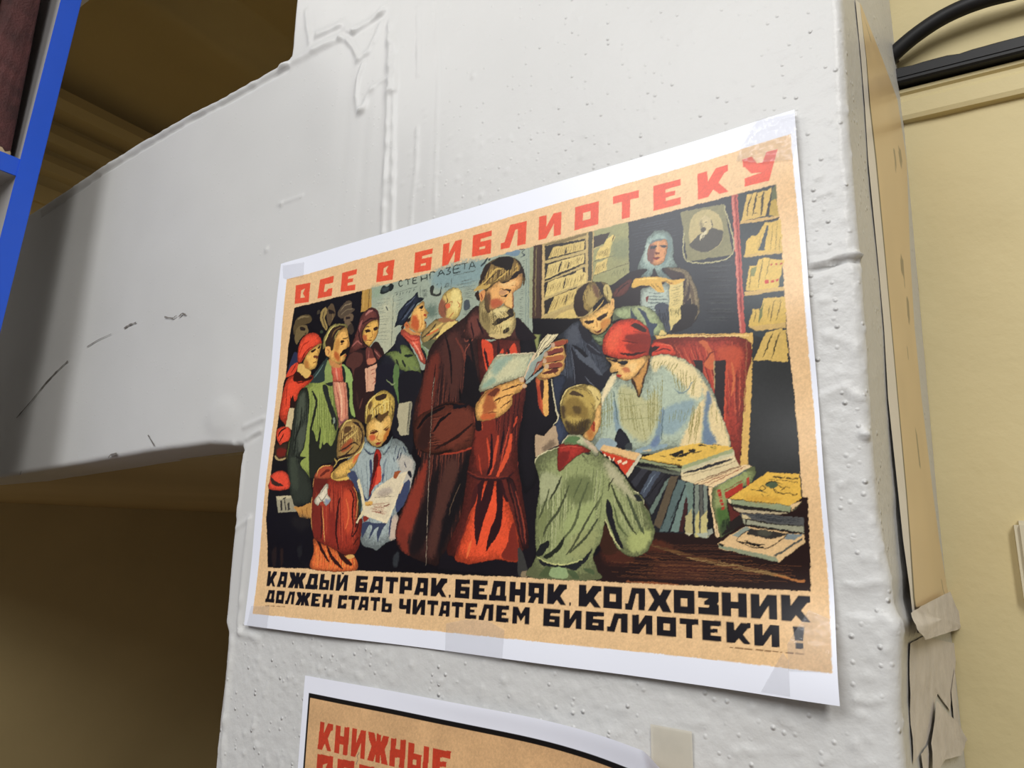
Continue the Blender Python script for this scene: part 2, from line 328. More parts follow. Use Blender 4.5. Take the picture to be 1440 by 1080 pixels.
cor = [(-1.8, 1.04), (-1.785, 1.04), (-1.78, 1.06), (-1.775, 1.09), (-1.79, 1.095), (-1.79, 1.13), (-1.765, 1.14), (-1.758, 1.165), (-1.765, 1.19), (-1.785, 1.195),
       (-1.785, 1.215), (-1.75, 1.225), (-1.74, 1.25), (-1.75, 1.285), (-1.775, 1.29), (-1.775, 1.31), (-1.72, 1.325), (-1.70, 1.35), (-1.705, 1.385), (-1.735, 1.40), (-1.8, 1.405)]
bm = bmesh.new()
ring = [[bm.verts.new((x, y, z)) for x, z in cor] for y in (0.02, 2.19)]
for i in range(len(cor) - 1): bm.faces.new((ring[0][i], ring[0][i + 1], ring[1][i + 1], ring[1][i]))
tag(bm_obj('trim_1', bm, M_niche), 'ribbed plaster cornice inside the niche', kind='structure')
bm = bmesh.new(); quad(bm, (-3, -4, -1.55), (4, -4, -1.55), (4, 2.2, -1.55), (-3, 2.2, -1.55))
tag(bm_obj('floor', bm, M_floor), 'brown floor of the reading room', kind='structure')

tag(bm_obj('wall_light_block', box_bm(-1.82, -0.03, 0.0, 0.12, 1.03, 1.53), M_white), 'unseen white panel added above the upper opening to block lamp light', kind='structure')  # added out of view to keep aisle lamp light off the niche ceiling
# ------------------------------------------------------------------ yellow wall at the right
def build_yellow():
    xs = np.linspace(0.40, 3.0, 160); zs = np.linspace(-1.55, 1.5, 190)
    xs = np.concatenate([np.linspace(0.40, 0.66, 90), np.linspace(0.66, 3.0, 20)[1:]]); zs = np.concatenate([np.linspace(-1.55, -0.15, 12)[:-1], np.linspace(-0.15, 0.6, 190), np.linspace(0.6, 1.5, 10)[1:]])
    X, Z = np.meshgrid(xs, zs)
    Y = 0.25 + 0.003 * vnoise(X, Z, 0.09, 1) + 0.001 * vnoise(X, Z, 0.03, 2)
    return fast_mesh('wall_right', np.stack([X, Y, Z], -1).reshape(-1, 3), grid_quads(len(zs), len(xs)), M_yellow)
tag(build_yellow(), 'yellow plaster wall behind the pillar', kind='structure')
def band(name, prof, x0, x1, slope, m):
    bm = bmesh.new()
    ring = [[bm.verts.new((x, y, z + slope * (x - x0))) for y, z in prof] for x in (x0, (x0 + x1) / 2, x1)]
    for k in range(2):
        for i in range(len(prof) - 1): bm.faces.new((ring[k][i], ring[k][i + 1], ring[k + 1][i + 1], ring[k + 1][i]))
    return bm_obj(name, bm, m)
tag(band('trim_2', [(.252, .4155), (.245, .4165), (.2435, .420), (.2435, .4325), (.245, .435), (.2465, .4365), (.2465, .440), (.244, .4415), (.244, .4445), (.252, .446)], 0.45, 3.0, -0.05, M_yellow),
    'yellow painted plaster moulding below the black trunking', kind='structure')

# black trunking and cable
tr = empty('cable_trunking', (0.452, 0.24, 0.446))
tag(tr, 'straight black plastic cable trunking along the yellow wall', 'trunking')
bm = bmesh.new()
xs = np.linspace(0.452, 1.6, 140)
ring = []
rngt = random.Random(5)
for i, x in enumerate(xs):
    z0 = 0.4465 - 0.06 * (x - 0.46); ht = 0.0145
    nick = 0.0
    for cxn in (0.480, 0.512, 0.522):
        nick = max(nick, 0.0022 * math.exp(-((x - cxn) / 0.003) ** 2))
    ring.append([bm.verts.new(p) for p in ((x, 0.2505, z0), (x, 0.2375, z0), (x, 0.236, z0 + 0.0015), (x, 0.236, z0 + ht - 0.0015 - nick), (x, 0.2375, z0 + ht - nick), (x, 0.2505, z0 + ht - nick))])
for a, b in zip(ring[:-1], ring[1:]):
    for i in range(5): bm.faces.new((a[i], a[i + 1], b[i + 1], b[i]))
bm_obj('channel', bm, M_black, tr)
bm = bmesh.new(); box_bm(0.452, 1.6, 0.2352, 0.2362, 0.4508, 0.4516, bm=bm)
for v in bm.verts: v.co.z -= 0.06 * (v.co.x - 0.46)
bm_obj('lid_seam', bm, M_black, tr)

def tube(name, pts, r, m, parent=None, n=14):
    P = [Vector(p) for p in pts]; D = []
    for i in range(len(P) - 1):
        p0 = P[max(i - 1, 0)]; p1 = P[i]; p2 = P[i + 1]; p3 = P[min(i + 2, len(P) - 1)]
        for k in range(10):
            t = k / 10
            D.append(0.5 * ((2 * p1) + (p2 - p0) * t + (2 * p0 - 5 * p1 + 4 * p2 - p3) * t * t + (-p0 + 3 * p1 - 3 * p2 + p3) * t ** 3))
    D.append(P[-1]); bm = bmesh.new(); rings = []
    for i, p in enumerate(D):
        t = (D[min(i + 1, len(D) - 1)] - D[max(i - 1, 0)]).normalized()
        a = t.orthogonal().normalized() if i == 0 else (pa - t * pa.dot(t)).normalized()
        pa = a; b = t.cross(a)
        rings.append([bm.verts.new(p + (a * math.cos(2 * math.pi * k / n) + b * math.sin(2 * math.pi * k / n)) * r) for k in range(n)])
    for A, B in zip(rings[:-1], rings[1:]):
        for k in range(n): bm.faces.new((A[k], A[(k + 1) % n], B[(k + 1) % n], B[k]))
    bm.faces.new(rings[0]); bm.faces.new(rings[-1])
    return bm_obj(name, bm, m, parent, smooth=True)
cab = tube('power_cable', [(.4600, .238, .4685), (.4645, .236, .4735), (.482, .234, .4835), (.5035, .233, .4915), (.528, .233, .4945), (.556, .234, .4925), (.62, .238, .486), (.75, .241, .475), (1.0, .2425, .466), (1.6, .2425, .44)], 0.0064, M_black)
tag(cab, 'thick black cable arching over the trunking from behind the pillar', 'cable')
bx_ = box_bm(.5025, .56, .238, .252, .0315, .087, bevel=.003)
tag(bm_obj('wall_box', bx_, M_crease), 'small cream plastic box fixed to the yellow wall', 'box')
tube('crack', [(.4655, .249, .492), (.467, .2492, .487), (.4662, .249, .481), (.4672, .249, .474)], 0.0011, M_brownp, bpy.data.objects['wall_right'], 6)

# ------------------------------------------------------------------ bookcase at the left
bc = empty('bookcase', (-0.48, -0.07, -1.55))
tag(bc, 'grey laminate bookcase with bright blue front edges', 'bookcase')
XS = -0.33
def lean(o_bm):
    for v in o_bm.verts: v.co.y += 0.045 * (v.co.z - 0.47)
    return o_bm
YP = -0.0717                                                       # outer face of the end panel at z = 0.47
bm_obj('side_panel', lean(box_bm(XS - .30, XS - .0015, YP - .0185, YP, -1.55, 1.0)), M_grey, bc)
e = lean(box_bm(XS - .0015, XS, YP - .0195, YP + .0002, -1.55, 1.0, bevel=.0004)); tag(bm_obj('edge_strip', e, M_blue, bc), 'bright blue edging')
bm_obj('side_panel', lean(box_bm(XS - .30, XS - .0015, -.95, -.932, -1.55, 1.0)), M_grey, bc)
e = lean(box_bm(XS - .0015, XS, -.9505, -.9315, -1.55, 1.0, bevel=.0004)); bm_obj('edge_strip', e, M_blue, bc)
bm_obj('back_panel', lean(box_bm(XS - .306, XS - .30, -.95, YP, -1.55, 1.0)), M_grey, bc)
for zt in (-1.45, -1.05, -0.67, -0.29, 0.085, 0.4535, 0.82):
    sh = bm_obj('shelf_board', box_bm(XS - .30, XS - .003, -.935, YP - .0188, zt - .0195, zt), M_grey, bc)
    bm_obj('edge_strip', box_bm(XS - .003, XS - .0012, -.935, YP - .0188, zt - .0197, zt + .0002), M_blue, sh)

def book(name, y0, y1, z0, z1, xf, depth, cover, label):
    b = empty(name, (xf - depth / 2, (y0 + y1) / 2, z0))
    bm = bmesh.new()                                                # rounded spine plus two boards
    n = 12; prof = []
    for k in range(n + 1):
        a = math.pi * (k / n - 0.5)
        prof.append((xf - 0.004 + 0.004 * math.cos(a), (y0 + y1) / 2 + (y1 - y0) / 2 * math.sin(a)))
    prof = [(xf - depth, y0)] + prof + [(xf - depth, y1)]
    zsb = np.linspace(z0, z1, 14)
    rg = random.Random(2)
    inner = [(x - (0.003 if 0 < i < len(prof) - 1 else 0), y0 + .003 + (y - y0) * (y1 - y0 - .006) / (y1 - y0)) for i, (x, y) in enumerate(prof)]
    R1 = [[bm.verts.new((x + rg.uniform(-.0003, .0003), y, z)) for x, y in prof] for z in zsb]
    R2 = [[bm.verts.new((x, y, z)) for x, y in inner] for z in (z0, z1)]
    for A, B in zip(R1[:-1], R1[1:]):
        for i in range(len(prof) - 1): bm.faces.new((A[i], A[i + 1], B[i + 1], B[i]))
    for A, B in ((R1[0], R2[0]), (R1[-1], R2[1])):
        for i in range(len(prof) - 1): bm.faces.new((A[i], A[i + 1], B[i + 1], B[i]))
    bm_obj('cover', bm, cover, b)
    bm_obj('page_block', box_bm(xf - depth + .004, xf - .008, y0 + .0035, y1 - .0035, z0 + .003, z1 - .003), M_pages, b)
    tag(b, label, 'book', 'books on the bookcase shelf')
    return b
bk = book('book', -.1325, -.0985, .4540, .735, XS - .006, .19, M_maroon, 'worn maroon cloth book with frayed lower spine edge')
bm = bmesh.new()                                                    # frayed, paper-showing foot of the spine
rf = random.Random(9); prev = None
for k in range(15):
    a = math.pi * (k / 14 - 0.5)
    x = XS - .0094 + .0044 * math.cos(a); y = -.1155 + .0172 * math.sin(a)
    p = (bm.verts.new((x, y, .4541)), bm.verts.new((x + .0002, y, .4541 + rf.uniform(.003, .0085))))
    if prev: bm.faces.new((prev[0], p[0], p[1], prev[1]))
    prev = p
bm_obj('frayed_edge', bm, M_pages, bk)
M_cream = mat('cream_book_cloth', (0.62, 0.50, 0.33), rough=0.7, noise=0.15, nscale=40)
book('book', -.172, -.1350, .4540, .70, XS - .004, .17, M_cream, 'cream book standing next to the maroon book')

# ------------------------------------------------------------------ flat print painter (poster units: 0.1 mm)
class Canvas:
    def __init__(s, x0, y0, w, h, W, H):
        s.x0, s.y0, s.k = x0, y0, W / w; s.W, s.H = W, H
        s.img = np.zeros((H, W, 3), np.float32); s.clip = None; s.rng = np.random.RandomState(7)
        gx, gy = np.meshgrid(np.arange(W), np.arange(H))
        s.grain = (0.5 * vnoise(gx, gy * 0.7, 5.0, 21) + 0.7 * vnoise(gx, gy, 2.4, 22)).astype(np.float32)
    def warp(s):                                                   # ragged lithograph edges
        gx, gy = np.meshgrid(np.arange(s.W), np.arange(s.H))
        dx = 2.4 * vnoise(gx, gy, 12, 31) + 2.6 * vnoise(gx, gy, 4, 32); dy = 2.4 * vnoise(gx, gy, 12, 33) + 2.6 * vnoise(gx, gy, 4, 34)
        lum = s.img.mean(-1, keepdims=True)
        s.img = np.clip((lum + (s.img - lum) * 0.93) * np.array([1.02, 1.0, 0.955], np.float32), 0, 1)
        s.img = s.img[np.clip(np.rint(gy + dy).astype(int), 0, s.H - 1), np.clip(np.rint(gx + dx).astype(int), 0, s.W - 1)]
    def px(s, P): return (np.asarray(P, float) - (s.x0, s.y0)) * s.k
    def mask(s, contours, pad=0):
        A = np.concatenate(contours)
        x0 = max(int(math.floor(A[:, 0].min())) - pad, 0); y0 = max(int(math.floor(A[:, 1].min())) - pad, 0)
        x1 = min(int(math.ceil(A[:, 0].max())) + 1 + pad, s.W); y1 = min(int(math.ceil(A[:, 1].max())) + 1 + pad, s.H)
        if x1 <= x0 or y1 <= y0: return None
        tog = np.zeros((y1 - y0, x1 - x0 + 1), np.int32)
        for C in contours:
            for (ax, ay), (b_x, b_y) in zip(C, np.roll(C, -1, 0)):
                if ay == b_y: continue
                if ay > b_y: ax, ay, b_x, b_y = b_x, b_y, ax, ay
                r0 = max(int(math.ceil(ay - 0.5)), y0); r1 = min(int(math.ceil(b_y - 0.5)), y1)
                if r1 <= r0: continue
                rr = np.arange(r0, r1)
                xx = ax + (rr + 0.5 - ay) * (b_x - ax) / (b_y - ay)
                ci = np.clip(np.ceil(xx - 0.5).astype(int) - x0, 0, x1 - x0)
                np.add.at(tog, (rr - y0, ci), 1)
        m = (np.cumsum(tog, 1)[:, :-1] & 1).astype(np.float32)
        return m, x0, y0
    def put(s, mk, c, clip):
        if mk is None: return
        m, x0, y0 = mk
        h, w = m.shape
        if clip and s.clip is not None:
            cm, cx, cy = s.clip; full = np.zeros_like(m)
            ax, ay = max(x0, cx), max(y0, cy); bx2, by2 = min(x0 + w, cx + cm.shape[1]), min(y0 + h, cy + cm.shape[0])
            if bx2 <= ax or by2 <= ay: return
            full[ay - y0:by2 - y0, ax - x0:bx2 - x0] = cm[ay - cy:by2 - cy, ax - cx:bx2 - cx]
            m = m * full
        v = s.img[y0:y0 + h, x0:x0 + w]
        v += m[..., None] * (c - v)
    @staticmethod
    def spline(P, closed, n=6):
        P = np.asarray(P, float); N = len(P)
        if N < 3: return P
        out = []
        for i in range(N if closed else N - 1):
            if closed: p0, p1, p2, p3 = P[i - 1], P[i], P[(i + 1) % N], P[(i + 2) % N]
            else: p0, p1, p2, p3 = P[max(i - 1, 0)], P[i], P[i + 1], P[min(i + 2, N - 1)]
            t = (np.arange(n) / n)[:, None]
            out.append(0.5 * (2 * p1 + (p2 - p0) * t + (2 * p0 - 5 * p1 + 4 * p2 - p3) * t * t + (3 * p1 - p0 - 3 * p2 + p3) * t ** 3))
        if not closed: out.append(P[-1:])
        return np.concatenate(out)
    def stroke(s, P, w, c, taper, clip):
        P = s.spline(P, False)
        if len(P) == 2: P = P[0] + (P[1] - P[0]) * np.linspace(0, 1, 8)[:, None]
        t = np.gradient(P, axis=0); t /= np.linalg.norm(t, axis=1)[:, None] + 1e-9
        n = np.stack([-t[:, 1], t[:, 0]], 1)
        u = np.linspace(0, 1, len(P))
        ww = w / 2 * (np.clip(np.sin(np.pi * (0.06 + 0.88 * u)), 0, 1) ** 0.6 if taper else np.ones(len(P)))
        ww = np.maximum(ww, 0.35)[:, None]
        L, Rr = P + n * ww, P - n * ww
        for i in range(len(P) - 1):
            pass
        s.put(s.mask([np.concatenate([L, Rr[::-1]])]), c, clip)
    def blur(s, m, r):
        r = max(int(round(r)), 1)
        for _ in range(3):
            for ax in (0, 1):
                pad = [(0, 0), (0, 0)]; pad[ax] = (r + 1, r)
                cs = np.cumsum(np.pad(m, pad), axis=ax)
                if ax == 0: m = (cs[2 * r + 1:] - cs[:-(2 * r + 1)]) / (2 * r + 1)
                else: m = (cs[:, 2 * r + 1:] - cs[:, :-(2 * r + 1)]) / (2 * r + 1)
        return m
    def run(s, text):
        for line in text.strip().split('\n'):
            if line == 'warp': s.warp(); continue
            head, pts = line.split('|'); h = head.split()
            op = h[0]; c = np.array([int(h[1][i:i + 2], 16) / 255 for i in (0, 2, 4)], np.float32); ex = h[2] if len(h) > 2 else ''
            clip = op.endswith('!'); op = op[0]
            cons = [s.px([tuple(map(float, q.split(','))) for q in part.split()]) for part in pts.split('/')]
            if op in 'FfPp':
                if op in 'Ff': cons = [s.spline(q, True) for q in cons]
                mk = s.mask(cons)
                s.put(mk, c, clip)
                if op == 'F' and mk:                               # modelled edges with crayon grain and a dark contour
                    m, x0, y0 = mk; s.clip = mk
                    r = max(2, 0.10 * min(m.shape)); e = s.blur(np.pad(m, 1), r)[1:-1, 1:-1]; e2 = s.blur(np.pad(m, 1), 1)[1:-1, 1:-1]
                    g = s.grain[y0:y0 + m.shape[0], x0:x0 + m.shape[1]]
                    f = 0.66 + 0.40 * np.clip((e - 0.42) * 2.0 + 0.9 * g, 0, 1)
                    f = f * np.clip((e2 - 0.5) * 2.4 + 0.25, 0.35, 1)
                    v = s.img[y0:y0 + m.shape[0], x0:x0 + m.shape[1]]
                    v *= 1 + m[..., None] * (f[..., None] - 1)
            elif op == 'b':
                r = float(ex) * s.k / 2.2
                mk = s.mask([s.spline(cons[0], True)], pad=int(3 * r) + 3)
                if mk:
                    m = s.blur(mk[0], r * 0.9); g = s.grain[mk[2]:mk[2] + m.shape[0], mk[1]:mk[1] + m.shape[1]]
                    s.put((np.clip(m + 1.1 * g * 4 * m * (1 - m), 0, 1), mk[1], mk[2]), c, clip)
            elif op in 'lk':
                s.stroke(cons[0], float(ex) * s.k, c, op == 'l', clip)
            elif op in 'hH':
                w, n = ex.split(','); n = int(n); A, B, C_, D = cons[0][:4]
                if op == 'H': A, B, C_, D = A, D, C_, B
                for i in range(n):
                    t = (i + 0.5 + s.rng.uniform(-.3, .3)) / n
                    p = A + (B - A) * t; q = D + (C_ - D) * t
                    a, b = s.rng.uniform(0, .25), s.rng.uniform(.7, 1)
                    mid = p + (q - p) * (a + b) / 2 + s.rng.uniform(-1, 1, 2) * s.k * 4
                    s.stroke(np.array([p + (q - p) * a, mid, p + (q - p) * b]), float(w) * s.k * s.rng.uniform(.6, 1.2), c, True, clip)

